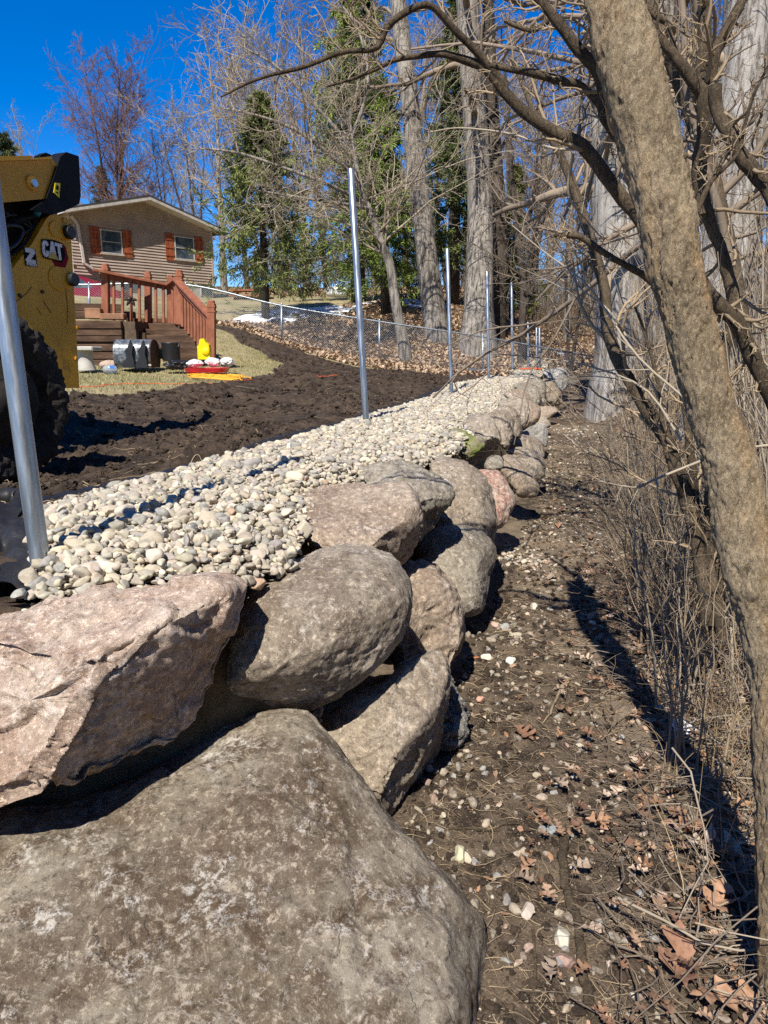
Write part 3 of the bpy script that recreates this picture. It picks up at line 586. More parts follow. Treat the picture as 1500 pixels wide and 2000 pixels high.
# countable stones lying singly on the path
sing = [(926, 1282+160, .05, (.55, .50, .40), 'x')]
single = [((950, 1283), .055, (.60, .55, .44), 'pale cream stone lying singly beside the orange twig on the path'),
          ((998, 1290), .058, (.50, .50, .46), 'whitish grey stone just right of the cream one on the path'),
          ((1044, 1185), .055, (.62, .58, .48), 'angular white stone alone in the middle of the path'),
          ((1158, 1217), .050, (.60, .54, .42), 'cream stone by the edge of the twig shadow on the path'),
          ((965, 1220), .050, (.50, .33, .26), 'pink stone among the small heap beside the wedge shaped boulder'),
          ((986, 1224), .058, (.40, .42, .42), 'blue grey stone beside the pink one on the path'),
          ((1080, 1627), .062, (.20, .235, .265), 'dark blue grey stone at the top end of the thick stick'),
          ((1097, 1828), .062, (.55, .48, .38), 'mottled cream stone left of the thick stick'),
          ((899, 1668), .060, (.46, .44, .28), 'greenish yellow stone near the front slab'),
          ((938, 1367), .045, (.46, .23, .15), 'orange red stone near the small craggy boulder'),
          ((1102, 1875), .045, (.30, .17, .14), 'dull purple red stone below the mottled cream one'),
          ((1030, 1780), .05, (.52, .46, .36), 'buff pointed stone between the slab and the stick')]
for kq, ((u, v), sz, c3, lab) in enumerate(single):
    a = at_z(u, v, -.90); z = float(H(np.array([a[0]]), np.array([a[1]]))[0]); a = at_z(u, v, z+sz*.2)
    VV, F_, T_ = pebbles(a[None], np.array([sz]), 3, 300+kq, [(c3, 1)])
    tag(mesh_np('stone', VV, [F_], PEB, attrs={'tint': T_}, loc=a), lab, 'stone', 'single stones on the path')
# ------------------------------------------------------------------ steel posts
zinc = NT('galvanised_steel'); v = zinc.mapping((1, 1, .12))
f = zinc.ramp(zinc.noise(30, v, 5, .6), .35, .65); zinc.color(zinc.mix(f, (.26, .30, .34), (.40, .44, .48))); zinc.rough(zinc.ramp(zinc.noise(60, v, 4), .3, .7, .30, .5)); zinc.b.inputs['Metallic'].default_value = .75
zinc.bump(zinc.noise(90, zinc.mapping((1, 1, .05)), 4), .15, .002); ZINC = zinc.m
plastic_black = plain('black_plastic', (.018, .018, .02), .45, scale=20)
mud_black = plain('muddy_black', (.02, .017, .014), .9, bump=.8, bscale=40, var=.5)
def post(u, v, y, ut, vt, r, label, cap=False):
    b = at_y(u, v, y); rt = ray(ut, vt)
    t = y/rt[1]; top = EYE+rt*t; d = (top-b)/np.linalg.norm(top-b)
    if cap is None: top = b+d*2.6
    m = MB(); L = np.linalg.norm(top-b)+.25; p0 = b-d*.25
    m.lathe([(r, 0), (r, L-.002), (r-.0015, L), (r-.004, L), (r-.004, L-.4)], p0, 28, d)
    e = empty('fence_post', b); tag(e, label, 'fence post', 'steel posts set along the gravel')
    m.build('pole', ZINC, e, smooth=True)
    if cap:
        c = MB(); c.lathe([(r+.002, 0), (r+.002, .03), (r*.8, .045), (r*.2, .06), (.001, .062)], p0+d*(L-.03), 16, d); c.build('cap', plastic_black, e, smooth=True)
    return e
post(82, 1122, 2.165, -12, 430, .030, 'thick steel fence post leaning in the foreground at the left edge', None)
post(716, 836, 6.75, 685, 330, .030, 'tall steel fence post in the middle of the gravel, second from the viewer')
post(882, 776, 11.87, 873.5, 486, .030, 'third steel fence post from the viewer, left of the broad tree trunk')
post(955, 746, 16.5, 951, 530, .033, 'fourth steel fence post from the viewer, in front of the fallen pipe')
post(1001, 726, 20.5, 999, 552, .035, 'fifth steel fence post, before the thin forked tree')
post(1032, 723, 22.2, 1031, 627, .034, 'short steel post with a black cap near the end of the gravel', True)
post(1048, 726, 23.0, 1047.5, 640, .032, 'left one of the two short steel posts close together at the far end')
post(1054, 728, 22.6, 1053.5, 640, .034, 'right one of the two short steel posts close together at the far end')
m = MB(); a = at_y(916, 722, 20.3); b = at_y(1010, 732, 19.6); m.tube([a, b], .045, 12); tag(m.build('steel_pipe', ZINC, smooth=True), 'steel pipe lying on the ground behind the fourth fence post', 'pipe')

# ------------------------------------------------------------------ chain link fence
wire = plain('galvanised_wire', (.40, .41, .42), .45, .6)
fpts = [(363, 556, 629, 22.0), (550, 597, 669, 22.0), (741, 628, 707, 22.0), (943, 658, 731, 22.2), (1190, 702, 760, 22.8)]
root = empty('chain_link_fence', at_y(550, 669, 22)); tag(root, 'silver chain link fence sloping down across the yard', 'fence')
tops = [at_y(u, t, y) for u, t, b, y in fpts]; bots = [at_y(u, b, y) for u, t, b, y in fpts]
L0 = at_y(120, 556, 21.5); L0b = at_y(120, 626, 21.5); tops = [L0]+tops; bots = [L0b]+bots
tops.insert(1, at_y(174, 556, 21.6)); bots.insert(1, at_y(174, 628, 21.6))
rail = MB(); rail.tube(spline(tops, 40), .026, 10); rail.build('top_rail', ZINC, root, smooth=True)
rail = MB(); rail.tube(spline([t-(0, 0, .55+.25*0) if 0 else b+(0, 0, .03) for t, b in zip(tops, bots)], 40), .006, 5); rail.build('tension_wire', wire, root)
for t, b in list(zip(tops, bots))[1:6]:
    q = MB(); q.tube([b-(0, 0, .2), t+(0, 0, .05)], .033, 12); q.lathe([(.036, 0), (.036, .02), (.02, .05), (.001, .055)], t+(0, 0, .03), 12); q.build('post', ZINC, root, smooth=True)
TT = spline(tops, 400); BB = spline(bots, 400); n = 400; P0 = []; P1 = []
cum = np.concatenate([[0], np.cumsum(np.linalg.norm(np.diff(TT, axis=0), axis=1))]); pitch = .075; N_ = int(cum[-1]/pitch)
def ft(s, h): 
    s = np.clip(s, 0, cum[-1]); T = np.stack([np.interp(s, cum, TT[:, k]) for k in range(3)], -1); B_ = np.stack([np.interp(s, cum, BB[:, k]) for k in range(3)], -1); return B_+(T-B_)*h[..., None]
hs_ = np.linspace(.0, .99, 33); lines = []
for sgn in (1, -1):
    s0 = np.arange(-16, N_+16)*pitch; ss_ = s0[:, None]+sgn*hs_[None]*1.2; hh = np.broadcast_to(hs_, ss_.shape); pts = ft(ss_, hh)
    pts[..., 1] += .004*sgn; okk = ((ss_ > 0) & (ss_ < cum[-1])).all(1); lines.append(pts[okk])
V_, F_ = tubes(np.concatenate(lines), np.full((sum(len(l) for l in lines), 33), .0030), 3); mesh_np('wire_mesh', V_, [F_], wire, root, smooth=False)

# ------------------------------------------------------------------ house
d_h = nrm((1.19*.86, 1, 0)); Rb = at_y(418, 556, 36.0); nh = nrm((d_h[1], -d_h[0], 0)); up3 = np.array([0, 0, 1.])
def on_wall(u, v):
    r = ray(u, v); t = ((Rb-EYE)@nh)/(r@nh); return EYE+r*t
def wc(u, v):   # (along wall from right corner, height above the siding foot)
    q = on_wall(u, v)-Rb; return float(q@d_h), float(q[2])
eaveR = wc(418, 453)[1]; Lw = wc(143, 470)[0]; pk = wc(272, 391); HT = eaveR
house = empty('house', Rb); tag(house, 'tan sided gable house on the rise behind the wooden stairs', 'house')
siding = NT('vinyl_siding'); v = siding.mapping(); siding.color(siding.mix(siding.ramp(siding.noise(1.5, v, 5), .35, .65), (.36, .28, .235), (.43, .345, .29))); siding.rough(.6)
concrete = plain('concrete_block', (.42, .40, .36), .9, bump=.3, bscale=20); white_trim = plain('off_white_trim', (.50, .46, .42), .6); shingle = plain('dark_shingles', (.05, .045, .042), .9, bump=.6, bscale=30)
glass = NT('dark_window_glass'); glass.color(glass.mix(glass.ramp(glass.noise(2.2, glass.mapping(), 3, .6, 1), .4, .6), (.035, .055, .08), (.10, .125, .15))); glass.rough(.25)
cedar = NT('red_stained_cedar'); v = cedar.mapping((1, 1, .15)); cedar.color(cedar.mix(cedar.ramp(cedar.noise(9, v, 6, .7), .35, .65), (.20, .045, .018), (.40, .12, .05))); cedar.rough(.6)
curtain = plain('pale_curtain', (.17, .21, .25), .9, var=.4, scale=3)
xl = Lw-.1; xr = 0.0; peak = np.array([(xl+xr)/2, HT+ (wc(272, 391)[1]-HT)*.98]); pitchh = (peak[1]-HT)/((xr-xl)/2)
print('house', xl, HT, peak, Rb)
lap = .125; m = MB(); z = 0.0; k = 0
def wp(a, z, o=0.0): return Rb+d_h*a+up3*z+nh*o
while z < peak[1]-.02:
    z1 = min(z+lap, peak[1]-.001)
    def half(zz): return ((xr-xl)/2) if zz <= HT else max(0.0, (peak[1]-zz)/pitchh)
    h0, h1 = half(z), half(z1); c = peak[0]
    m.add([wp(c-h0, z, .045), wp(c+h0, z, .045), wp(c+h1, z1, .004), wp(c-h1, z1, .004), wp(c-h0, z, .0), wp(c+h0, z, .0)], [np.array([[0, 1, 2, 3], [4, 5, 1, 0]])]); z = z1
m.build('siding', siding.m, house)
depth = -11.0
m = MB(); m.prism([wp(xl+.02, 0), wp(xr-.02, 0), wp(xr-.02, HT), wp(peak[0], peak[1]-.02), wp(xl+.02, HT)], nh*depth); m.build('wall', siding.m, house)
m = MB(); m.prism([wp(xl+.05, 0, -.04), wp(xr-.05, 0, -.04), wp(xr-.05, -2.2, -.04), wp(xl+.05, -2.2, -.04)], nh*(depth+.1)); fd = m.build('foundation', concrete, house)
ov = .62; tk = .16; sd = .45
for sg, nm in ((1, 0), (-1, 0)):
    a0 = peak[0]; a1 = peak[0]+sg*((xr-xl)/2+sd); zz1 = HT-sd*pitchh
    rf = MB(); rf.prism([wp(a0, peak[1]+.02, ov), wp(a1, zz1+.02, ov), wp(a1, zz1+tk, ov), wp(a0, peak[1]+tk+.02, ov)], nh*(depth-ov*2)); ro = rf.build('roof', shingle, house)
    fb = MB(); fb.prism([wp(a0, peak[1]-.03, ov+.002), wp(a1, zz1-.03, ov+.002), wp(a1, zz1+.08, ov+.002), wp(a0, peak[1]+.08, ov+.002)], nh*.03); fb.build('fascia_board', white_trim, ro)
    sf = MB(); sf.prism([wp(a0, peak[1]-.03, ov), wp(a1, zz1-.03, ov), wp(a1, zz1+.015, ov), wp(a0, peak[1]+.015, ov)], -nh*ov); sf.build('soffit', white_trim, ro)
for (u0, u1, v0, v1, tilt) in [(198, 236, 449, 493, 0), (342, 377, 462, 505, 0)]:
    a0, z0 = wc(u0, v1); a1, z1_ = wc(u1, (v0+v1)/2); zt = wc(u0, v0)[1]; w_ = a1-a0
    wn = MB(); t_ = .06
    for (c_a, c_z, sx, sz) in [((a0+a1)/2, zt, w_+.1, .07), ((a0+a1)/2, z0, w_+.1, .07), (a0, (z0+zt)/2, .07, zt-z0), (a1, (z0+zt)/2, .07, zt-z0), ((a0+a1)/2, (z0+zt)/2, w_-.07, .045)]:
        wn.box(wp(c_a, c_z, .062), sx*(.6 if sz > .1 else 1), .05+(.004 if sz > .1 else 0), sz*(.6 if sz < .1 else 1), [d_h, nh, up3])
    wo_ = wn.build('window', white_trim, house)
    pn = MB(); pn.box(wp((a0+a1)/2, (z0+zt)/2, .052), w_, .012, zt-z0, [d_h, nh, up3]); pn.build('pane', glass.m, wo_)
    sl_ = MB(); sl_.box(wp((a0+a1)/2, z0-.055, .07), w_+.16, .08, .04, [d_h, nh, up3]); sl_.build('sill', white_trim, wo_)
    for sg in (-1, 1):
        sw = w_*.44; ca = (a0 if sg < 0 else a1)+sg*(sw/2+.06)
        sh = MB()
        for q in range(3): sh.box(wp(ca+(q-1)*sw/3, (z0+zt)/2, .064), sw/3-.012, .025, zt-z0+.22, [d_h, nh, up3])
        for zz in (.14, .5, .86): sh.box(wp(ca, z0+(zt-z0)*zz, .088), sw, .024, .11, [d_h, nh, up3])
        sh.build('shutter', cedar.m, house)
for (u0, u1, v0, v1) in [(240, 268, 548, 560), (393, 414, 557, 567)]:
    a0, z1_ = wc(u0, v0); a1, z0 = wc(u1, v1); wn = MB()
    wn.box(wp((a0+a1)/2, -.33, -.03), a1-a0+.1, .05, .42, [d_h, nh, up3]); wo_ = wn.build('window', white_trim, house)
    pn = MB(); pn.box(wp((a0+a1)/2, -.33, .0), a1-a0, .02, .34, [d_h, nh, up3]); pn.build('pane', glass.m, wo_)
ds = MB(); xL = wc(161, 470)[0]*0+xl+.22
for p, q in [((xl+.05, HT-.15), (xl+.3, HT-.45)), ((xl+.3, HT-.45), (xl+.42, .45)), ((xl+.42, .45), (xl+1.35, -.05)), ((xl+1.35, -.05), (xl+1.4, -1.0))]:
    ds.bar(wp(p[0], p[1], .12), wp(q[0], q[1], .12), .11, .09)
ds.build('downspout', white_trim, house)
cb = MB(); cb.box(wp(xr-.04, HT/2, .035), .1, .05, HT, [d_h, nh, up3]); cb.build('corner_board', siding.m, house)

# ------------------------------------------------------------------ timber terraces, stairs and railing
timber = NT('weathered_brown_timber'); v = timber.mapping((.25, 1, 1))
timber.color(timber.mix(timber.ramp(timber.noise(7, v, 6, .7), .35, .65), (.055, .030, .018), (.125, .075, .045))); timber.rough(.85); timber.bump(timber.noise(25, v, 5), .6, .01)
redwood = NT('red_stained_railing'); v = redwood.mapping((1, 1, .4)); redwood.color(redwood.mix(redwood.ramp(redwood.noise(8, v, 5, .7), .35, .65), (.23, .080, .040), (.33, .125, .068))); redwood.rough(.7)
yS = 13.2
def sp3(u, v, y=yS): return at_y(u, v, y)
X_ = np.array([1., 0, 0]); Y_ = np.array([0, 1., 0]); Z_ = np.array([0, 0, 1.])
def beam(mb, u0, v0, u1, v1, y, dpt, y1=None, v0b=None, bev=.012):
    """timber seen face-on between two pixels at depth y"""
    a = sp3(u0, (v0+v1)/2, y); b = sp3(u1, (v0+v1)/2, y if y1 is None else y1); h = abs(v1-v0)*pxm(y)
    d = nrm((b-a)*(1, 1, 0)); n_ = np.cross(Z_, d); mb.box((a+b)/2+n_*dpt/2, np.linalg.norm(b-a), dpt, h-.006, [d, n_, Z_], bev)
# retaining wall of timbers (left)
wallr = empty('timber_retaining_wall', sp3(200, 715, 13.0)); tag(wallr, 'low stepped wall of stacked brown timbers beside the wooden stairs', 'retaining wall')
for (u0, u1, v0, v1, y) in [(140, 240, 672, 686, 12.7), (140, 240, 687, 702, 12.72), (140, 240, 703, 718, 12.68), (140, 236, 626, 642, 13.5), (140, 238, 643, 656, 13.52), (140, 238, 657, 668, 13.48)]:
    b_ = MB(); beam(b_, u0, v0, u1, v1, y, .2); b_.build('timber', timber.m, wallr)
b_ = MB(); beam(b_, 140, 593, 240, 608, 14.6, .2, 14.9); b_.build('timber', timber.m, wallr); b_ = MB(); beam(b_, 140, 608, 260, 622, 14.55, .2, 14.6); b_.build('timber', timber.m, wallr)
fresh = plain('fresh_cut_timber', (.30, .155, .085), .8, var=.3, scale=5)
for (u0, u1, v0, v1, y, w2) in [(165, 196, 602, 622, 13.9, .3), (194, 241, 612, 624, 13.7, .2)]:
    b_ = MB(); beam(b_, u0, v0, u1, v1, y, w2); tag(b_.build('timber_block', fresh), 'short orange brown timber block on the terrace, the %s of the two' % ('tall squarish one' if w2 > .25 else 'long flat one'), 'timber', 'loose timber blocks')
# soil on the terraces
ter = MB()
for (u0, u1, v_, ya, yb) in [(130, 245, 671, 12.7, 13.6), (130, 260, 624, 13.5, 15.2)]:
    a, b = sp3(u0, v_, ya), sp3(u1, v_, ya); zt = a[2]-.03; ter.prism([(a[0]-2, ya+.1, zt), (b[0], ya+.1, zt), (b[0], yb, zt), (a[0]-2, yb, zt)], (0, 0, -.7))
tag(ter.build('terrace_soil', plain('terrace_soil', (.10, .07, .045), .95, var=.4, bump=.8, bscale=20)), kind='structure')
stair = empty('wooden_stairs', sp3(320, 705, 12.9)); tag(stair, 'brown timber stairs with a red railing, climbing to the house', 'stairs')
tops_v = [621, 631, 642, 653.5, 665, 677, 690, 703]; lefts = [257, 268, 275, 284, 300, 318, 338, 345]; rights = [360, 366, 372, 387, 388, 388, 388, 388]
for k in range(7):
    y = 14.6-k*.27; s_ = MB(); a = sp3(lefts[k], tops_v[k], y); b = sp3(rights[k], tops_v[k], y); h = (tops_v[k+1]-tops_v[k])*pxm(y)+.04
    s_.box(((a[0]+b[0])/2, y+.2, a[2]-h/2), b[0]-a[0], .40, h-.008, None, .012); s_.build('step', timber.m, stair)
for k in range(3):
    s_ = MB(); beam(s_, 246+k*7, 622+k*14, 268+k*8, 636+k*14, 14.35-k*.3, .6); s_.build('side_timber', timber.m, stair)
rail_ = empty('stair_railing', sp3(410, 690, 12.7)); rail_.parent = stair; rail_.location = Vector(rail_.location)-Vector(stair.location)
rw = Vector(stair.location)+Vector(rail_.location)
class W:  # a parent whose children are given in world space
    pass
def rb(mb, name, mat, smooth=False):
    o = mb.build(name, mat, None, smooth); o.parent = rail_; o.location = -rw; return o
# upper run: posts at (197..),(286),(333),(346); lower run from (346) to (413)
def rpost(u, vt, vb, y, w_=.12, nm='post'):
    a = sp3(u, vt, y); b = sp3(u, vb, y); m = MB(); m.bar(b-(0, 0, .1), a, w_, w_, .008)
    if nm == 'post':
        for zz in (.06, .14): m.box(a-(0, 0, zz), w_+.012, w_+.012, .03)
        m.box(a+(0, 0, .02), w_*.8, w_*.8, .05, None, .01)
    rb(m, nm, redwood.m)
rpost(206, 520, 603, 14.1, .13); rpost(289, 535, 620, 14.6, .12); rpost(333, 542, 622, 14.55, .12); rpost(350, 532, 624, 14.2, .13); rpost(413, 592, 692, 12.7, .13)
def rl(u0, v0, y0, u1, v1, y1, w_=.14, h_=.05):
    m = MB(); m.bar(sp3(u0, v0, y0), sp3(u1, v1, y1), w_, h_, .006); rb(m, 'handrail', redwood.m)
rl(181, 527, 13.9, 340, 559, 14.5); rl(325, 560, 14.5, 345, 545, 14.2); rl(343, 545, 14.25, 414, 620, 12.68, .15); rl(195, 538, 14.05, 340, 563, 14.53, .05, .1); rl(346, 556, 14.2, 412, 628, 12.72, .05, .1)
for u in (222, 239, 256, 272, 304, 319):
    k = (u-197)/(340-197); rpost(u, 535+k*24, 614+k*8, 14.05+k*.45, .05, 'baluster')
for q in range(9):
    k = (q+.6)/9.4; rpost(352+k*58, 552+k*70, 624+k*66, 14.2-k*1.48, .05, 'baluster')
for q in range(2): rpost(337+q*5, 552-q*3, 622, 14.4-q*.1, .05, 'baluster')
orn = MB(); c = sp3(256, 590, 13.5)
for a in range(5):
    th_ = a*1.25+.3; e = c+np.array([math.cos(th_)*.13, -.02, math.sin(th_)*.09]); pth = spline([c, (c+e)/2+(0, 0, .03), e], 8); V_, F_ = tubes(pth[None], (np.sin(np.linspace(.15, 3.0, 8))*.03)[None], 6); orn.add(V_, [F_])
orn.tube([c, sp3(257, 628, 13.5)], .012, 6); tag(orn.build('garden_ornament', plain('rusty_iron', (.035, .022, .018), .6, .5), smooth=True), 'dark metal leaf ornament on a stake before the railing', 'ornament')

# ------------------------------------------------------------------ things at the foot of the stairs
steel_dark = NT('worn_bucket_steel'); v = steel_dark.mapping(); f = steel_dark.ramp(steel_dark.noise(14, v, 7, .75), .42, .62)
steel_dark.color(steel_dark.mix(f, (.07, .085, .10), (.26, .28, .29))); steel_dark.rough(.42); steel_dark.b.inputs['Metallic'].default_value = .35; steel_dark.bump(steel_dark.noise(30, v, 5), .3, .004)
rust = plain('rusty_brown_steel', (.085, .045, .03), .8, var=.5, bump=.4, bscale=30)
yb_ = 12.0; k_ = pxm(yb_); bc = sp3(262, 722, yb_); gz_ = lambda x, y: float(H(np.array([x]), np.array([y]))[0])
bucket = empty('excavator_bucket', bc); tag(bucket, 'grey steel digging bucket lying on the grass before the stairs', 'bucket')
a = sp3(233, 718, yb_); b = sp3(297, 718, yb_); w_ = b[0]-a[0]; dd = nrm((1, .12, 0)); zb = a[2]; R_ = .235
prof = [(-.12, 0.0), (-.17, .10), (-.17, .25), (-.12, .38), (.0, .45), (.16, .45), (.28, .39), (.36, .26), (.36, .1), (.30, 0.)]
prof = spline(np.array([(p[0], 0, p[1]) for p in prof]), 26); t_ = .018
outer = [a*0+np.array([a[0], yb_+p[0], zb+p[2]]) for p in prof]; cen = np.array([a[0], yb_+.1, zb+.2])
inner = [o+(cen-o)*.06 for o in outer]; m = MB(); loop = np.array(outer+inner[::-1]); n = len(outer)
V2 = np.concatenate([loop, loop+dd*w_]); F2 = []
for q in range(len(loop)): q2 = (q+1) % len(loop); F2.append([q, q2, q2+len(loop), q+len(loop)])
for q in range(n-1): F2.append([q+1, q, 2*n-1-q, 2*n-2-q]); F2.append([q+len(loop), q+1+len(loop), 2*n-2-q+len(loop), 2*n-1-q+len(loop)])
m.add(V2, [np.array(F2)]); m.build('shell', steel_dark.m, bucket, smooth=False)
for q, s_ in enumerate((0, 1)):
    m = MB(); m.prism(np.array(outer)+dd*(w_*s_ + (.002 if s_ else -.022)), dd*.02); m.build('side_plate', rust if s_ else steel_dark.m, bucket)
for q in (.25, .62):
    o_ = a+dd*w_*q-(0, .18, 0); poly = [(0, 0), (.0, .05), (.10, .17), (.06, .27), (.13, .32), (.20, .44), (.24, .34), (.22, .22), (.25, .1), (.26, 0)]
    m = MB(); m.prism([o_+np.array([x_*.75, -.03*0, z_]) for x_, z_ in poly], (0, -.05, 0)); m.build('mounting_ear', plastic_black, bucket)
m = MB(); p_ = sp3(290, 713, yb_-.2); m.box((p_[0], outer[1][1]-.004, p_[2]), .05, .004, .03); m.build('label_plate', white_trim, bucket)
m = MB(); c = sp3(335, 702, 12.4); m.lathe([(.15, 0), (.155, .28), (.16, .30), (.15, .30), (.14, .05), (.001, .05)], c-(0, 0, .02), 24); e = empty('plastic_bucket', c); tag(e, 'black plastic pail between the steel bucket and the stairs', 'pail'); m.build('body', plastic_black, e, smooth=True)
m = MB(); th_ = np.linspace(0, math.pi, 12); m.tube([c+np.array([.165*math.cos(t), -.06, .27-.10*math.sin(t)]) for t in th_], .004, 5); m.build('handle', wire, e)
yellow = plain('bright_yellow_plastic', (.78, .60, .0), .45, var=.08)
c = sp3(399, 702, 12.1); e = empty('yellow_tool', c); tag(e, 'bright yellow upright tool housing with a round drum, at the stair post', 'tool')
m = MB(); poly = [(-.10, 0), (-.10, .22), (-.07, .24), (-.05, .33), (.02, .34), (.05, .28), (.10, .24), (.115, .12), (.10, 0)]
m.prism([c+np.array([x_*.95, -.05, z_]) for x_, z_ in poly], (0, .14, 0)); m.build('body', yellow, e)
m = MB(); m.lathe([(.001, -.025), (.055, -.025), (.065, -.01), (.065, .0), (.03, .0)], c+(.045, -.052, .13), 20, (0, 1, 0)); m.build('drum', yellow, e, smooth=True)
# bags
bagm = NT('white_plastic_bag'); bagm.color((.72, .72, .72)); bagm.rough(.35); bagm.b.inputs['Subsurface Weight'].default_value = .0; bagm.bump(bagm.noise(14, bagm.mapping(), 4, .7, 1.5), .8, .03)
def blob(name, label, cat, u0, u1, v0, v1, y, mat, seed, crump=.18, dep=.7, group=None, sub=4, sq=1.0):
    V0, F0 = ico(sub); a = sp3(u0, v1, y); b = sp3(u1, v0, y); c = (a+b)/2; h = np.array([(b[0]-a[0])/2, (b[0]-a[0])/2*dep, (b[2]-a[2])/2])
    P = V0*(1+crump*fbm(V0*1.6, seed, 3)+crump*.5*np.abs(fbm(V0*4, seed+2, 3)))[:, None]; P = np.sign(P)*np.abs(P)**sq; P = P/np.abs(P).max(0)*h
    o = mesh_np(name, c+P, [F0], mat, smooth=True, loc=c); tag(o, label, cat, group); return o
blob('plastic_bag', 'crumpled white bag with an orange brown top, leftmost by the red tray', 'bag', 363, 398, 701, 719, 11.9, bagm.m, 3, group='white bags at the foot of the stairs')
blob('plastic_bag', 'knotted white bag in the middle of the three, below the yellow tool', 'bag', 399, 430, 697, 718, 12.0, bagm.m, 5, group='white bags at the foot of the stairs')
blob('plastic_bag', 'knotted white bag furthest right of the three by the red tray', 'bag', 428, 458, 697, 718, 12.2, bagm.m, 9, group='white bags at the foot of the stairs')
blob('plastic_bag', 'black bin bag slumped between the steel bucket and the white bags', 'bag', 318, 372, 702, 723, 11.9, plain('black_bag', (.015, .015, .017), .35, bump=.8, bscale=12), 12, .3)
blob('rock', 'smooth pink rock on the grass left of the steel bucket', 'rock', 195, 234, 703, 722, 12.3, R_pink, 15, .04, group=None)
jug = NT('clear_jug'); jug.color((.62, .68, .74)); jug.rough(.12); jug.b.inputs['Transmission Weight'].default_value = .6
e_ = blob('water_bottle', 'clear water bottle lying before the pink rock', 'bottle', 201, 229, 712, 731, 11.5, jug.m, 16, .03)
m = MB(); p_ = sp3(219, 717, 11.36); m.box(p_, .07, .006, .05, None, .002); lb = m.build('label', plain('blue_label', (.05, .2, .6), .4), None); lb.parent = e_; lb.location = -Vector(e_.location)
redp = plain('red_plastic', (.62, .03, .045), .4); c = sp3(405, 727, 11.7)
m = MB(); hw = 40*pxm(11.7)
ringv = []; 
for (sx, sy, z_) in [(.92, .85, 0), (1, 1, .07), (.97, .95, .07), (.88, .8, .02), (.01, .01, .015)]:
    th_ = np.linspace(0, 2*math.pi, 33)[:-1]; ringv.append(np.stack([c[0]+hw*sx*np.sign(np.cos(th_))*np.abs(np.cos(th_))**.4, c[1]+.25*sy*np.sign(np.sin(th_))*np.abs(np.sin(th_))**.4, c[2]+z_+0*th_], 1))
i = np.arange(32); F2 = np.concatenate([np.stack([i+q*32, (i+1) % 32+q*32, (i+1) % 32+(q+1)*32, i+(q+1)*32], 1) for q in range(4)]); m.add(np.concatenate(ringv), [F2]); tag(m.build('tray', redp, smooth=False), 'shallow red plastic tray on the grass below the white bags', 'tray')
r = np.random.default_rng(11)
def ground_cord(name, label, cat, pts, rad, mat, wob, n=160, lift=.02):
    P = spline(np.array([at_y(u, v, y)[:2] for u, v, y in pts]), n); P = P+wob*np.stack([fbm(np.stack([np.linspace(0, 9, n)]*3, 1), 60), fbm(np.stack([np.linspace(0, 9, n)]*3, 1), 66)], 1)
    z = H(P[:, 0], P[:, 1])+lift; m = MB(); m.tube(np.column_stack([P, z]), rad, 6); return tag(m.build(name, mat, smooth=True), label, cat)
cordp = []
for q in range(120):
    cordp.append((385+r.normal(35, 26), 731+r.normal(0, 1.6), 11.4+r.normal(0, .25)))
ground_cord('rope', 'tangled orange yellow rope lying over the red tray and grass', 'rope', [(375, 728, 11.6)]+[(372+58*(1+math.sin(q*2.1+.3)), 731+2.2*math.sin(q*2.3), 11.25+.42*math.sin(q*1.3)) for q in range(26)]+[(495, 733, 11.3)], .008, plain('orange_rope', (.82, .38, .03), .6), .05, 600, .045)
redcord = plain('orange_string', (.75, .13, .04), .6)
ground_cord('string_line', 'long thin orange string stretched over the grass edge', 'string', [(150, 757, 8.8), (250, 752, 9.6), (380, 748, 10.2), (500, 738, 11.4)], .006, redcord, .05)
ground_cord('marker_string', 'short orange string on the soil between the lawn and the second post', 'string', [(620, 739, 12.6), (660, 737, 12.8)], .005, redcord, .03, 30, .03)
ground_cord('survey_tape', 'orange plastic tape bunched around the short end posts', 'tape', [(1018, 727, 21), (1030, 724, 21.5), (1043, 726, 21), (1050, 722, 21.6), (1036, 727, 21)], .03, redcord, .12, 60, .06)
# stone bench
sb = empty('stone_bench', sp3(168, 722, 11.5)); tag(sb, 'small grey concrete bench half hidden behind the digger', 'bench'); m = MB(); m.box(sp3(166, 681, 11.5), 48*pxm(11.5), .4, .07, None, .025); m.build('seat', concrete, sb)
m = MB(); m.lathe([(.15, 0), (.12, .1), (.105, .22), (.13, .34)], sp3(169, 723, 11.5), 20); m.build('leg', concrete, sb, smooth=True)
# car and picnic table and white block beyond
carr = empty('parked_car', at_y(165, 600, 30)); tag(carr, 'dark red car parked beside the house, mostly hidden by the fence', 'car')
carp = NT('red_car_paint'); carp.color((.20, .005, .025)); carp.rough(.25)
c = at_y(158, 586, 30.); m = MB(); hull = spline(np.array([(-2.2, 0, .35), (-2.2, 0, .75), (-1.3, 0, .95), (-.7, 0, 1.4), (.8, 0, 1.42), (1.5, 0, 1.0), (2.1, 0, .9), (2.25, 0, .5), (2.2, 0, .3)]), 30)
c = at_y(130, 612, 30.); m.prism([c+np.array([p[0], 0, p[2]]) for p in hull], (0, 1.7, 0)); m.build('body', carp.m, carr)
for x_ in (-1.4, 1.4): m = MB(); m.lathe([(.001, 0), (.2, 0), (.33, .02), (.33, .2), (.001, .2)], c+(x_, -.05, .33), 20, (0, 1, 0)); m.build('wheel', plastic_black, carr, smooth=True)
m = MB(); m.prism([c+np.array(q) for q in [(-.95, -.01, 1.0), (-.6, -.01, 1.32), (.7, -.01, 1.34), (1.2, -.01, 1.0)]], (0, .006, 0)); m.build('window', glass.m, carr)
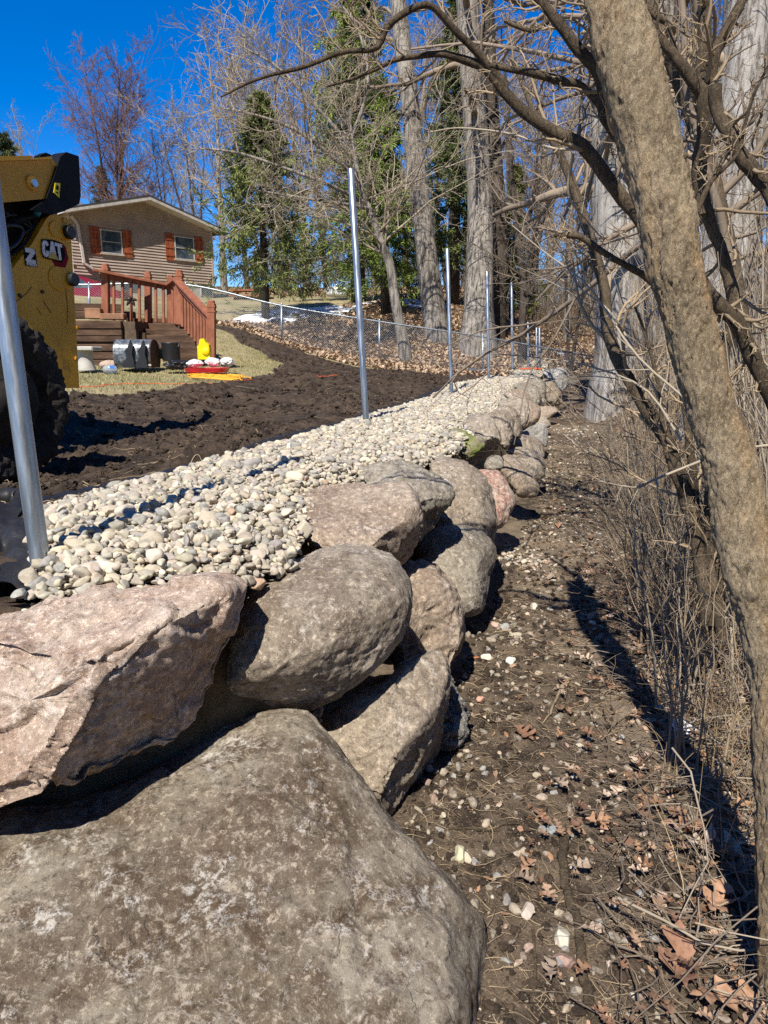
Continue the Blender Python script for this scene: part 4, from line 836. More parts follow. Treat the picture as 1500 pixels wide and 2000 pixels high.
blk = blob('snow_block', 'big white rounded block lying on the far lawn beneath the green spruce', 'block', 636, 681, 559, 580, 32, plain('white_block', (.70, .72, .74), .6, bump=.5, bscale=5), 18, .03, .6, sq=.55)
pt = empty('picnic_table', at_y(490, 580, 35)); tag(pt, 'reddish brown picnic table on the far lawn behind the small spruce', 'table')
a = at_y(452, 568, 35); b = at_y(530, 568, 35); m = MB(); m.box((a+b)/2, b[0]-a[0], .8, .06); m.build('tabletop', redwood.m, pt)
for s_ in (-.6, .6): m = MB(); m.box((a+b)/2+(0, s_, -.28), b[0]-a[0], .25, .05); m.build('seat', redwood.m, pt)
for x_ in (.12, .88):
    for s_ in (-1, 1): q = a+(b-a)*x_; m = MB(); m.bar(q+(0, s_*.2, 0), q+(0, s_*.6, -.6), .09, .09); m.build('leg', redwood.m, pt)
# drain pipe and black fabric along the gravel
ys = np.linspace(1.75, 13, 240); ed = np.interp(ys, [0, 1.6, 2.2, 3.2, 4.65, 7, 11, 24], [-.10, -.30, -.62, -.72, -.49, -.30, -.34, -.38])
X2 = fx(ys)+ed+.03*fbm(np.stack([ys*.9, ys*0, ys*0], 1), 80, 2); Z2 = upper(X2, ys)+.0+.02*fbm(np.stack([ys*.7, ys*0, ys*0+2], 1), 81, 2)
kk = ys > 3.0; pp = np.stack([X2, ys, Z2], 1)[kk]; extra = np.array([at_z(u, v, .03) for u, v in [(-160, 985), (-60, 980), (40, 972)]]); pp = np.concatenate([spline(np.concatenate([extra, pp[:2]]), 40)[:-2], pp[1:]])
m = MB(); m.tube(pp, .045+.004*np.sin(np.arange(len(pp))*2.0), 12); tag(m.build('drain_pipe', plain('black_corrugated_pipe', (.022, .022, .024), .4), smooth=True), 'black drain pipe running along the left edge of the gravel', 'pipe')
fab = NT('black_landscape_fabric'); fab.color((.022, .022, .024)); fab.rough(.5); fab.bump(fab.noise(9, fab.mapping(), 5, .6, 1.0), .5, .03)
gu, gv_ = np.meshgrid(np.linspace(0, 1, 90), np.linspace(0, 1, 90)); A_, B_, C_, D_ = at_z(-260, 1010, .05), at_z(40, 985, .06), at_z(78, 1150, .03), at_z(-300, 1205, .03)
Pq = (A_*((1-gu)*(1-gv_))[..., None]+B_*(gu*(1-gv_))[..., None]+C_*(gu*gv_)[..., None]+D_*((1-gu)*gv_)[..., None])
fo = fbm2(Pq[..., 0], Pq[..., 1], 3.2, 90, 3); fr = np.abs(fbm2(Pq[..., 0]+fo*.1, Pq[..., 1]*.5, 6, 91, 3)); ew = np.minimum(gu, 1-gu)*6; Pq[..., 2] += .05*fo+.10*(.5-fr)*np.clip((1-gu)*5, 0, 1)
Pq[..., 0] += .03*fbm2(Pq[..., 1], Pq[..., 1], 4, 93, 2)
i = np.arange(89)[:, None]*90; j = np.arange(89)[None]; Fg = np.stack([i+j+90, i+j+91, i+j+1, i+j], -1).reshape(-1, 4)
tag(mesh_np('landscape_fabric', Pq.reshape(-1, 3), [Fg], fab.m), 'crumpled black landscape fabric bunched at the left beside the first post', 'fabric')

# ------------------------------------------------------------------ loader
cy_ = NT('yellow_machine_paint'); v = cy_.mapping(); c_ = cy_.mix(cy_.ramp(cy_.noise(3, v, 5), .3, .7), (.66, .33, .016), (.76, .40, .022))
c_ = cy_.mix(cy_.ramp(cy_.noise(38, v, 6, .8), .66, .74, 0, .75), c_, (.09, .055, .03)); sz_ = cy_.n('ShaderNodeSeparateXYZ'); cy_.l(cy_.tc.outputs['Object'], sz_.inputs[0]); c_ = cy_.mix(cy_.math('MULTIPLY', cy_.math('SUBTRACT', 1.0, cy_.ramp(sz_.outputs[2], .35, 1.0)), cy_.ramp(cy_.noise(9, v, 8, .8), .46, .62, .0, .8)), c_, (.075, .05, .03)); c_ = cy_.mix(cy_.ramp(cy_.noise(12, cy_.mapping((1, 1, .06)), 5, .7), .60, .68, 0, .5), c_, (.22, .11, .02)); cy_.color(c_); cy_.rough(.42); YEL = cy_.m
blackp = plain('black_machine_paint', (.007, .0075, .009), .6, scale=5, spec=.15); chrome = plain('bright_pin_steel', (.5, .5, .5), .25, .9)
decal_b = plain('decal_black', (.008, .008, .008), .7, spec=.1); decal_w = plain('decal_white', (.70, .70, .70), .5); decal_r = plain('decal_red', (.22, .008, .02), .6, spec=.1); decal_y = plain('decal_yellow', (.62, .42, .05), .4)
nm_ = nrm((.93, -.36, 0)); PA = at_y(150, 600, 5.6); dm = nrm((-nm_[1]*-1*0+nm_[1], -nm_[0]*-1*0-nm_[0], 0))
def on_m(u, v, off=0.0):
    r = ray(u, v); Q = PA+nm_*off; t = ((Q-EYE)@nm_)/(r@nm_); return EYE+np.atleast_2d(r)*np.atleast_1d(t)[:, None]
def plate(L, off, th_, name, mat, parent, bev=0):
    P = np.array([on_m(u, v, off)[0] for u, v in L]); m = MB(); m.prism(P, -nm_*th_); return m.build(name, mat, parent)
ld = empty('loader', on_m(90, 800)[0]*np.array([1, 1, 0])+np.array([0, 0, .1])); tag(ld, 'yellow and black wheel loader standing in the mud at the left edge', 'loader')
plate([(-70, 640), (8, 545), (64, 474), (90, 428), (98, 420), (110, 419), (137, 428), (155, 757), (120, 759), (-70, 780)], 0, .10, 'front_plate', YEL, ld)
plate([(-160, 322), (-20, 316), (102, 312), (112, 322), (92, 388), (0, 396), (-160, 414)], .03, .16, 'lift_arm', YEL, ld)
plate([(-160, 309), (-20, 305), (64, 304), (64, 309), (101, 305), (102, 311), (-20, 315), (-160, 321)], .05, .24, 'arm_flange', YEL, ld)
plate([(118, 306), (130, 297), (154, 305), (158, 382), (155, 398), (138, 407), (120, 414), (100, 418), (60, 410), (90, 390), (104, 350)], .05, .12, 'knuckle_plate', blackp, ld)
plate([(78, 304), (90, 298), (106, 305), (106, 330), (84, 330)], -.16, .06, 'knuckle_plate', blackp, ld)
plate([(-160, 396), (0, 396), (95, 388), (128, 412), (100, 420), (64, 474), (8, 545), (-60, 640), (-200, 700)], -.14, .30, 'chassis', mud_black, ld)
sx_ = on_m(0, 500, -.3)[0]
m = MB(); bx_c = on_m(-170, 600, -.75)[0]; along = nrm(np.cross(nm_, Z_)); m.box(bx_c+along*0, 1.5, 1.0, 1.1, [along, nm_, Z_], .08); m.build('engine_housing', blackp, ld)
m = MB(); cb_c = on_m(-330, 420, -.8)[0]; m.box(cb_c, 1.3, .9, 1.3, [along, nm_, Z_], .08); m.build('cab', blackp, ld)
m = MB(); P_ = [on_m(u, v, -.06)[0] for u, v in [(0, 440), (50, 425), (96, 412)]]; m.tube(P_, .03, 10); m.build('hydraulic_cylinder', blackp, ld, smooth=True)
m = MB(); P_ = spline([on_m(u, v, .0)[0] for u, v in [(-20, 450), (20, 440), (44, 448), (30, 478), (-20, 500)]], 20); m.tube(P_, .014, 8); m.build('hose', plastic_black, ld, smooth=True)
m = MB(); P_ = [on_m(u, v, .02)[0] for u, v in [(71, 420), (76, 410)]]; m.tube(P_, .022, 10); m.build('hose_fitting', plain('teal_cap', (.01, .16, .25), .4), ld, smooth=True)
def boss(u0, v0, u1, v1, r0, dark=True, off=0.0, name='pin_boss'):
    a = on_m(u0, v0, off)[0]; b = on_m(u1, v1, off)[0]; d = b-a; L = np.linalg.norm(d); d /= L; e = np.cross(nm_, d); P = []
    for t in np.linspace(math.pi/2, 3*math.pi/2, 10): P.append(a+r0*(math.cos(t)*d+math.sin(t)*e))
    for t in np.linspace(-math.pi/2, math.pi/2, 10): P.append(b+r0*.85*(math.cos(t)*d+math.sin(t)*e))
    m = MB(); m.prism([p+nm_*.012 for p in P], -nm_*.012); o = m.build(name, YEL, ld)
    q = MB(); c = b if dark else a; q.lathe([(r0*.9, 0), (r0*.9, .03), (r0*.75, .04), (.001, .04)] if dark else [(r0*.5, 0), (r0*.5, .02), (.001, .02)], c+nm_*.012, 18, nm_); q.build('pin', plastic_black if dark else chrome, ld, smooth=False)
boss(107, 448, 130, 454, .055); boss(112, 543, 137, 546, .055); boss(62, 358, 77, 360, .05, False, .03)
m = MB(); m.lathe([(.085, 0), (.085, .006), (.075, .010), (.001, .010)], on_m(112, 544, .0)[0], 24, nm_); m.build('boss_ring', YEL, ld)
plate([(108, 352+5), (118, 358), (116, 386), (105, 376)], .056, .004, 'warning_sticker', plain('sticker_yellow', (.80, .68, .02), .4), ld)
plate([(111, 361), (115, 364), (114, 372), (109, 369)], .0585, .002, 'warning_symbol', decal_b, ld); plate([(110, 374), (115, 377), (114, 379), (109, 376)], .0585, .002, 'warning_symbol', decal_b, ld)
# maker's decal: black outline, red hexagon, white letters, yellow triangle
def pl(L, off, name, mat, parent): return plate(L, off, .002, name, mat, parent)
hexo = pl([(104, 468), (120, 474), (128, 482), (134, 505), (128, 523), (108, 520), (98, 500)], .004, 'decal', decal_r, ld)
pl([(110, 474), (120, 479), (126, 487), (128, 501), (122, 513), (110, 511), (102, 500)], .007, 'decal', decal_b, ld)
pl([(82, 467), (100, 468), (119, 474), (122, 480), (120, 510), (103, 508), (86, 504), (82, 495)], .0095, 'decal', decal_b, ld)
def zpt(o0, x, y): return (o0[0]+x, o0[1]+y)
# letters C A T drawn as strokes on the plate
def strokes(L, w_, off, mat, name='letter'):
    m = MB()
    for a, b in L:
        p = on_m(*a, off)[0]; q = on_m(*b, off)[0]; d = nrm(q-p); e = np.cross(nm_, d)*w_/2; p = p-d*w_*.15; q = q+d*w_*.15
        m.prism([p-e, q-e, q+e, p+e], nm_*.002*(1+.1*len(m.V)))
    return m.build(name, mat, ld)
strokes([((90, 474), (86, 473)), ((86, 473), (84.5, 478)), ((84.5, 477), (85.5, 494)), ((85.5, 494), (89, 499)), ((89, 499), (92.5, 497)), ((92.5, 497), (92.5, 491)), ((90, 474), (92, 479))], .024, .012, decal_w)
strokes([((101.5, 473), (98, 502)), ((101.5, 473), (108, 501)), ((100, 490), (105, 491))], .023, .012, decal_w)
strokes([((107, 477), (120, 480)), ((114, 479), (117.5, 507))], .024, .012, decal_w)
pl([(104, 490), (94, 503.5), (116, 508.5)], .0165, 'decal', decal_y, ld)
# dealer's sign: black panel with a pale Z and the name below
pl([(44.5, 482), (69, 487), (73.5, 522), (50, 519)], .004, 'sign_panel', decal_b, ld)
strokes([((50, 488), (66, 491)), ((66, 491), (52.5, 510)), ((52.5, 510), (69, 512.5))], .030, .006, decal_w)
def glyphs(word, p0, p1, hgt, mat, off):
    G = {'Z': [((0, 0), (1, 0)), ((1, 0), (0, 1)), ((0, 1), (1, 1))], 'I': [((.5, 0), (.5, 1))], 'E': [((0, 0), (0, 1)), ((0, 0), (1, 0)), ((0, .5), (.8, .5)), ((0, 1), (1, 1))],
         'G': [((1, 0), (0, 0)), ((0, 0), (0, 1)), ((0, 1), (1, 1)), ((1, 1), (1, .55)), ((1, .55), (.5, .55))], 'L': [((0, 0), (0, 1)), ((0, 1), (1, 1))], 'R': [((0, 0), (0, 1)), ((0, 0), (1, 0)), ((1, 0), (1, .5)), ((1, .5), (0, .5)), ((.4, .5), (1, 1))]}
    m = MB(); n = len(word); P = []
    for k, ch in enumerate(word):
        for (a, b) in G[ch]:
            q = []
            for (x_, y_) in (a, b):
                f = (k+.12+x_*.62)/n; q.append((p0[0]+(p1[0]-p0[0])*f, p0[1]+(p1[1]-p0[1])*f+y_*hgt))
            p = on_m(*q[0], off)[0]; s_ = on_m(*q[1], off)[0]; d = nrm(s_-p); e = np.cross(nm_, d)*.0022; m.prism([p-e, s_-e, s_+e, p+e], nm_*(.001+.0001*len(m.V)))
    m.build('lettering', mat, ld)
glyphs('ZIEGLER', (51.5, 514.5), (72, 517.5), 3.0, decal_w, .006)
for (u, v) in [(38, 577), (82, 570), (20, 560), (140, 440), (146, 520), (150, 640), (148, 700), (124, 430)]:
    m = MB(); m.lathe([(.014, 0), (.014, .010), (.001, .011)], on_m(u, v, 0)[0], 6, nm_); m.build('bolt', plastic_black if u < 100 else YEL, ld)
for (L_, w_) in [([(85, 588), (100, 612)], .006), ([(72, 600), (80, 614)], .005), ([(128, 560), (132, 600), (131, 632)], .004), ([(30, 590), (50, 575), (62, 560)], .005), ([(118, 462), (122, 470)], .004)]:
    m = MB(); m.tube([on_m(u, v, .001)[0] for u, v in L_], w_/2, 5); m.build('scratch', mud_black, ld)
for (P_, rr_) in [([(-10, 430), (30, 420), (60, 440), (52, 470), (20, 500)], .010), ([(-20, 520), (10, 500), (40, 462), (80, 430), (92, 405)], .012), ([(0, 410), (40, 432), (70, 452)], .008)]:
    m = MB(); m.tube(spline([on_m(u, v, -.06)[0] for u, v in P_], 24), rr_, 8); m.build('hose', plastic_black, ld, smooth=True)
# tyre caked in mud
tc_ = at_y(8, 782, 4.15); nt_ = nrm((.93, -.36, 0)); ta = np.cross(nt_, Z_); R_t = .50; Wt = .34
K = 240; prof = [(.001, -.01), (.20, -.01), (.27, -.03), (.33, .0), (.43, .015), (.475, -.01), (.50, -.05), (.505, -.17), (.50, -.29), (.47, -.33), (.3, -.34), (.001, -.34)]
prof = spline(np.array([(p[0], p[1], 0) for p in prof]), 60)[:, :2]; th_ = np.arange(K)*2*math.pi/K
PP = []
for rr, hh in prof:
    lug = .022*((np.sin(th_*22+(hh+.17)*9*np.sign(hh+.17))) > 0)*sstep(.40, .49, np.array(rr)); P0 = tc_+nt_*hh; e = np.cos(th_)[:, None]*ta+np.sin(th_)[:, None]*Z_
    P_ = P0+e*(rr+lug)[:, None]; nn_ = fbm(P_*16, 95, 4, .6); P_ = P_+e*(.015*nn_*float(sstep(.2, .45, rr)))[:, None]+nt_*(.018*fbm(P_*13, 97, 3))[:, None]; PP.append(P_)
Vt = np.concatenate(PP); i = np.arange(59)[:, None]*K; j = np.arange(K)[None]; j2 = (j+1) % K
wh = empty('wheel', tc_); wh.parent = ld; wh.location = Vector(tc_)-Vector(ld.location)
tyr = mesh_np('tyre', Vt, [np.stack([i+j, i+j2, i+K+j2, i+K+j], -1).reshape(-1, 4)], mud_black, smooth=False); tyr.parent = wh; tyr.location = -Vector(tc_)
m = MB(); m.lathe([(.24, .0), (.23, .02), (.12, .01), (.10, .05), (.001, .05)], tc_, 32, nt_); rm = m.build('rim', mud_black, smooth=True); rm.parent = wh; rm.location = -Vector(tc_)

# clods thrown up in the churned soil
r = np.random.default_rng(44); n = 26000; y = 3+r.random(n)**1.2*16; x = fx(y)-.35-r.random(n)*8; k_ = dirt_mask(x, y) & (x > -.65*y) & (fbm2(x, y, 1.1, 22, 3) > -.12*r.random(n)*3); x, y = x[k_], y[k_]
s_ = (.008+.055*r.random(len(x))**3.5)*np.interp(y, [3, 20], [1, 1.25]); s_ = np.where(r.random(len(x)) < .008, s_*2.0, s_); z = H(x, y)+s_*.18
SOIL = [((.040, .028, .019), 4), ((.062, .043, .029), 4), ((.088, .062, .042), 2), ((.13, .095, .062), .5)]
cm = NT('soil_clod'); cm.color(cm.mix(cm.ramp(cm.noise(40, cm.mapping(), 4), .4, .7, 0, .6), cm.attr('tint', 'Color'), (.022, .015, .010))); cm.rough(.85); cm.bump(cm.noise(50, cm.mapping(), 5, .7), .8, .015)
def clods(P, size, sub, seed, pal):
    V0, F0 = ico(sub); r = np.random.default_rng(seed); n = len(P); var = np.array([V0*(1+.45*fbm(V0*1.9+q*5, q, 3)+.25*fbm(V0*5+q, q+4, 2))[:, None] for q in range(12)]); k = r.integers(0, 12, n)
    B = np.einsum('nij,nvj->nvi', randrot(r, n), var[k]*(size[:, None]*r.uniform(.6, 1.2, (n, 3)))[:, None]/2)*np.array([1, 1, .8])+P[:, None]; m = B.shape[1]
    C = np.array([p[0] for p in pal])[r.choice(len(pal), n, p=np.array([p[1] for p in pal])/sum(p[1] for p in pal))]
    return B.reshape(-1, 3), (F0[None]+np.arange(n)[:, None, None]*m).reshape(-1, 3), np.repeat(C, m, 0)
n2_ = 9000; y2 = 1.2+r.random(n2_)**1.3*10; x2 = wx(y2)+.03+np.abs(r.normal(0, .8, n2_)); s2 = .006+.03*r.random(n2_)**3; x = np.concatenate([x, x2]); y = np.concatenate([y, y2]); z = np.concatenate([z, H(x2, y2)+s2*.15]); s_ = np.concatenate([s_, s2])
P = np.stack([x, y, z], 1); big = (s_ > .045)
a1 = clods(P[big], s_[big], 2, 1, SOIL); a2 = clods(P[~big], s_[~big], 1, 2, SOIL)
tag(mesh_np('soil_clods', np.concatenate([a1[0], a2[0]]), [np.concatenate([a1[1], a2[1]+len(a1[0])])], cm.m, smooth=False, attrs={'tint': np.concatenate([a1[2], a2[2]])}), kind='stuff')
# ------------------------------------------------------------------ trees
def bark_mat(name, c1, c2, dark=(.05, .04, .03), sx=1.0, furrow=.6, zs=.18, warm=None, flakes=False):
    b = NT(name); v = b.mapping((sx, sx, sx*zs)); v2 = b.mapping()
    fu = b.noise(26, v, 7, .65, .3) if not flakes else b.math('ADD', b.math('MULTIPLY', b.noise(22, b.mapping((sx, sx, sx*.30)), 9, .78, .5), .55), b.math('MULTIPLY', b.noise(48, b.mapping((sx, sx, sx*.6)), 6, .8, 1.2), .45)); pl_ = b.noise(3, v2, 5, .6); fi = b.noise(130, b.mapping((1, 1, .5)), 4, .7)
    c = b.mix(b.ramp(pl_, .35, .65), c1, c2)
    if warm: c = b.mix(b.ramp(b.noise(5, b.mapping((1, 1, .30)), 7, .75, .5), .49, .63, 0, .65), c, warm)
    c = b.mix(b.ramp(fu, .54, .40, 0, furrow), c, dark); c = b.mix(b.ramp(fi, .52, .64, 0, .5), c, tuple(min(1, x*1.5) for x in c2)); c = b.mix(b.ramp(fi, .46, .36, 0, .35), c, dark)
    b.color(c); b.rough(.92); b.b.inputs['Specular IOR Level'].default_value = .15
    q = b.bump(fu, 1.0, .025/sx); b.bump(fi, .9, .005, q); return b.m
B_fore = bark_mat('flaky_brown_bark', (.24, .185, .115), (.38, .30, .195), (.08, .056, .036), 1.1, .55, .40, warm=(.42, .27, .135), flakes=True)
B_stem = bark_mat('brown_shrub_bark', (.085, .064, .042), (.165, .125, .082), (.030, .023, .017), 1.6, .7, .4, flakes=True)
B_big = bark_mat('furrowed_grey_bark', (.25, .225, .19), (.38, .345, .30), (.05, .04, .034), .6, .9, .10)
B_pale = bark_mat('pale_furrowed_bark', (.32, .295, .26), (.44, .41, .37), (.075, .064, .052), .55, .85, .10)
B_dark = bark_mat('dark_bark', (.062, .050, .040), (.11, .09, .072), (.03, .024, .02), .7, .6, .2)
B_twig = plain('grey_brown_twigs', (.20, .155, .112), .9, var=.4, scale=.8)
B_twigtan = plain('tan_twigs', (.30, .225, .14), .8, var=.35, scale=2)
B_twigred = plain('reddish_twigs', (.20, .115, .095), .9, var=.3, scale=.5)
B_twigpale = plain('pale_twigs', (.34, .285, .21), .85, var=.3, scale=.6)

def resample(P, R, n):
    P = spline(P, n); R = np.interp(np.linspace(0, 1, n), np.linspace(0, 1, len(R)), R); return P, R
class Tree:
    """collects tubes level by level"""
    def __init__(s, seed): s.r = np.random.default_rng(seed); s.parts = []
    def add(s, P, R, k): V, F = tubes(P, R, k); s.parts.append((V, F))
    def grow(s, P, R, nchild, ang, lratio, rratio, n=6, wig=.25, up=.1, k=4, smin=.2, smax=1.0, length=None, rmin=.0015, lrand=.35, droop=0.0):
        """spawn nchild branches on each polyline of P (B,n,3)"""
        B, m, _ = P.shape; r = s.r; N = B*nchild
        t = smin+(smax-smin)*((np.arange(nchild)[None]+r.random((B, nchild)))/nchild); t = np.clip(t, 0, .999); x = t*(m-1); i = x.astype(int); f = (x-i)[..., None]
        bi = np.arange(B)[:, None]; p = P[bi, i]*(1-f)+P[bi, i+1]*f; tg = P[bi, i+1]-P[bi, i]; tg /= np.linalg.norm(tg, axis=-1, keepdims=True)+1e-9
        rad = R[bi, i]*(1-f[..., 0])+R[bi, i+1]*f[..., 0]; L0 = np.linalg.norm(np.diff(P, axis=1), axis=-1).sum(1)[:, None]
        p = p.reshape(N, 3); tg = tg.reshape(N, 3); rad = rad.reshape(N); tt = t.reshape(N)
        L = (np.broadcast_to(L0, t.shape).reshape(N)*lratio if length is None else np.full(N, length))*(1.1-.6*tt)*np.exp(r.normal(0, lrand, N))
        q = r.normal(size=(N, 3)); q -= (q*tg).sum(1, keepdims=True)*tg; q /= np.linalg.norm(q, axis=1, keepdims=True)+1e-9
        a = np.radians(ang)*(1+.3*r.normal(size=N)); d = tg*np.cos(a)[:, None]+q*np.sin(a)[:, None]; d[:, 2] += up
        d /= np.linalg.norm(d, axis=1, keepdims=True); out = np.empty((N, n, 3)); out[:, 0] = p; st = (L/(n-1))[:, None]
        for j in range(1, n):
            d = d+wig*r.normal(size=(N, 3)); d[:, 2] += up*.25-droop*j/n; d /= np.linalg.norm(d, axis=1, keepdims=True); out[:, j] = out[:, j-1]+d*st
        r0 = np.maximum(np.minimum(rad*.85, rad*rratio*np.ones(N)), rmin); RR = np.maximum(r0[:, None]*np.linspace(1, .3, n)[None], rmin*.7); s.add(out, RR, k); return out, RR
    def mesh(s, name, mat, parent, loc):
        V = np.concatenate([p[0] for p in s.parts]); F = []; o = 0
        for v, f in s.parts: F.append(f+o); o += len(v)
        return mesh_np(name, V, [np.concatenate(F)], mat, parent, True, None)
def trunk_mesh(P, R, k, n, parent, mat, name='trunk', flare=0, lump=.08, seed=0, forks=()):
    P = np.asarray(P, float); Pn, Rn = resample(P, R, n)
    if flare: Rn = Rn*(1+flare*np.exp(-np.linspace(0, 1, n)*n*.18*60/n))
    V, F = tubes(Pn[None], Rn[None], k); th = np.tile(np.arange(k), n)*2*math.pi/k; h = np.repeat(np.arange(n), k)
    c = np.repeat(Pn, k, 0); rr = np.repeat(Rn, k); e = (V-c)/rr[:, None]; zz = np.repeat(np.concatenate([[0], np.cumsum(np.linalg.norm(np.diff(Pn, axis=0), axis=1))]), k)
    q = np.stack([np.cos(th)*1.5, np.sin(th)*1.5, zz/(R[0]*5)], 1); buttress = 1+(.10*np.cos(th*5+1)+.06*np.cos(th*3))*np.exp(-zz/(R[0]*1.6))*(1 if flare else 0)
    V = c+e*(rr*buttress*(1+lump*fbm(q, seed, 3)+lump*.35*fbm(np.stack([np.cos(th)*7, np.sin(th)*7, zz/(R[0]*2.2)], 1), seed+5, 3)))[:, None]
    fl = [(V, F)]
    for (P2, R2, k2) in forks: a, b = resample(np.asarray(P2, float), R2, 24); v2, f2 = tubes(a[None], b[None], k2); fl.append((v2, f2))
    VV = np.concatenate([a for a, b in fl]); o = 0; FF = []
    for a, b in fl: FF.append(b+o); o += len(a)
    return mesh_np(name, VV, [np.concatenate(FF)], mat, parent, True), Pn, Rn
def pxl(L): return np.array([at_y(u, v, y) for (u, v, y) in L])
def pxr(L, w): return np.array([a*.47*pxm(l[2]) for a, l in zip(w, L)])

# --- the leaning trunk in the foreground
Lf = [(1560, 2160, 1.38), (1545, 1950, 1.44), (1536, 1700, 1.50), (1522, 1440, 1.58), (1500, 1260, 1.64), (1458, 1080, 1.70), (1424, 900, 1.76), (1386, 790, 1.81), (1350, 650, 1.86), (1326, 560, 1.89), (1298, 400, 1.95), (1244, 200, 2.02), (1200, 0, 2.1), (1172, -180, 2.2), (1130, -420, 2.35)]
wf = [150, 142, 128, 112, 108, 106, 103, 100, 101, 100, 106, 104, 98, 92, 80]
FT_ = empty('leaning_tree', at_z(1560, 2160, -.92)); tag(FT_, 'thick leaning tree trunk with flaky brown bark at the right front', 'tree')
P_, R_ = pxl(Lf), pxr(Lf, wf); P_ = np.concatenate([[P_[0]+(.03, 0, -.3)], P_]); R_ = np.concatenate([[R_[0]*1.1], R_])
Pn, Rn = resample(P_, R_, 520); k = 110; V, F = tubes(Pn[None], Rn[None], k); c = np.repeat(Pn, k, 0); rr = np.repeat(Rn, k); e = (V-c)/rr[:, None]
q = V*1.0; ln = fbm(q*np.array([7, 7, 5]), 401, 3); flk = fbm(V*np.array([45, 45, 22]), 402, 4, .6); fine = fbm(V*np.array([120, 120, 70]), 403, 3)
rid = np.abs(fbm(V*np.array([26, 26, 8])+.1*ln[:, None], 404, 4, .6)); dsp = .009*ln-.005*(1-sstep(.02, .20, rid))+.0034*np.sign(flk)*np.abs(flk)**.5+.0018*fine
for (u, v, a_, s_) in [(1255, 185, -.010, .016), (1255, 350, .006, .03), (1448, 1150, .014, .03), (1290, 330, .006, .025), (1330, 780, .004, .03), (1480, 1420, .01, .04)]:
    i0 = np.argmin(((Pn-at_y(u, v, 1.8))**2).sum(1)); q0 = Pn[i0]+nrm(EYE-Pn[i0])*Rn[i0]; dsp += a_*np.exp(-((V-q0)**2).sum(1)/s_**2)*(1+.5*flk)
V = V+e*dsp[:, None]; mesh_np('trunk', V, [F], B_fore, FT_, True)
def limbs(tree, defs, mat, parent, seed, k=12, twigs=True, wob=.3):
    """hand placed branches [(list of (u,v,y), widths px)]"""
    P6, R6 = [], []
    m = MB()
    for L, w in defs:
        P, R = resample(pxl(L), pxr(L, w), 40); s_ = np.linspace(0, 1, 40)[:, None]
        P = P+R.mean()*wob*np.stack([fbm(P*9, seed+q, 3) for q in range(3)], 1); R = R*(1+.10*fbm(P*30, seed+7, 2)); V, F = tubes(P[None], R[None], k); m.add(V, [F]); P6.append(P[::3]); R6.append(R[::3])
    m.build('limb', mat, parent, smooth=True); return np.array(P6), np.array(R6)
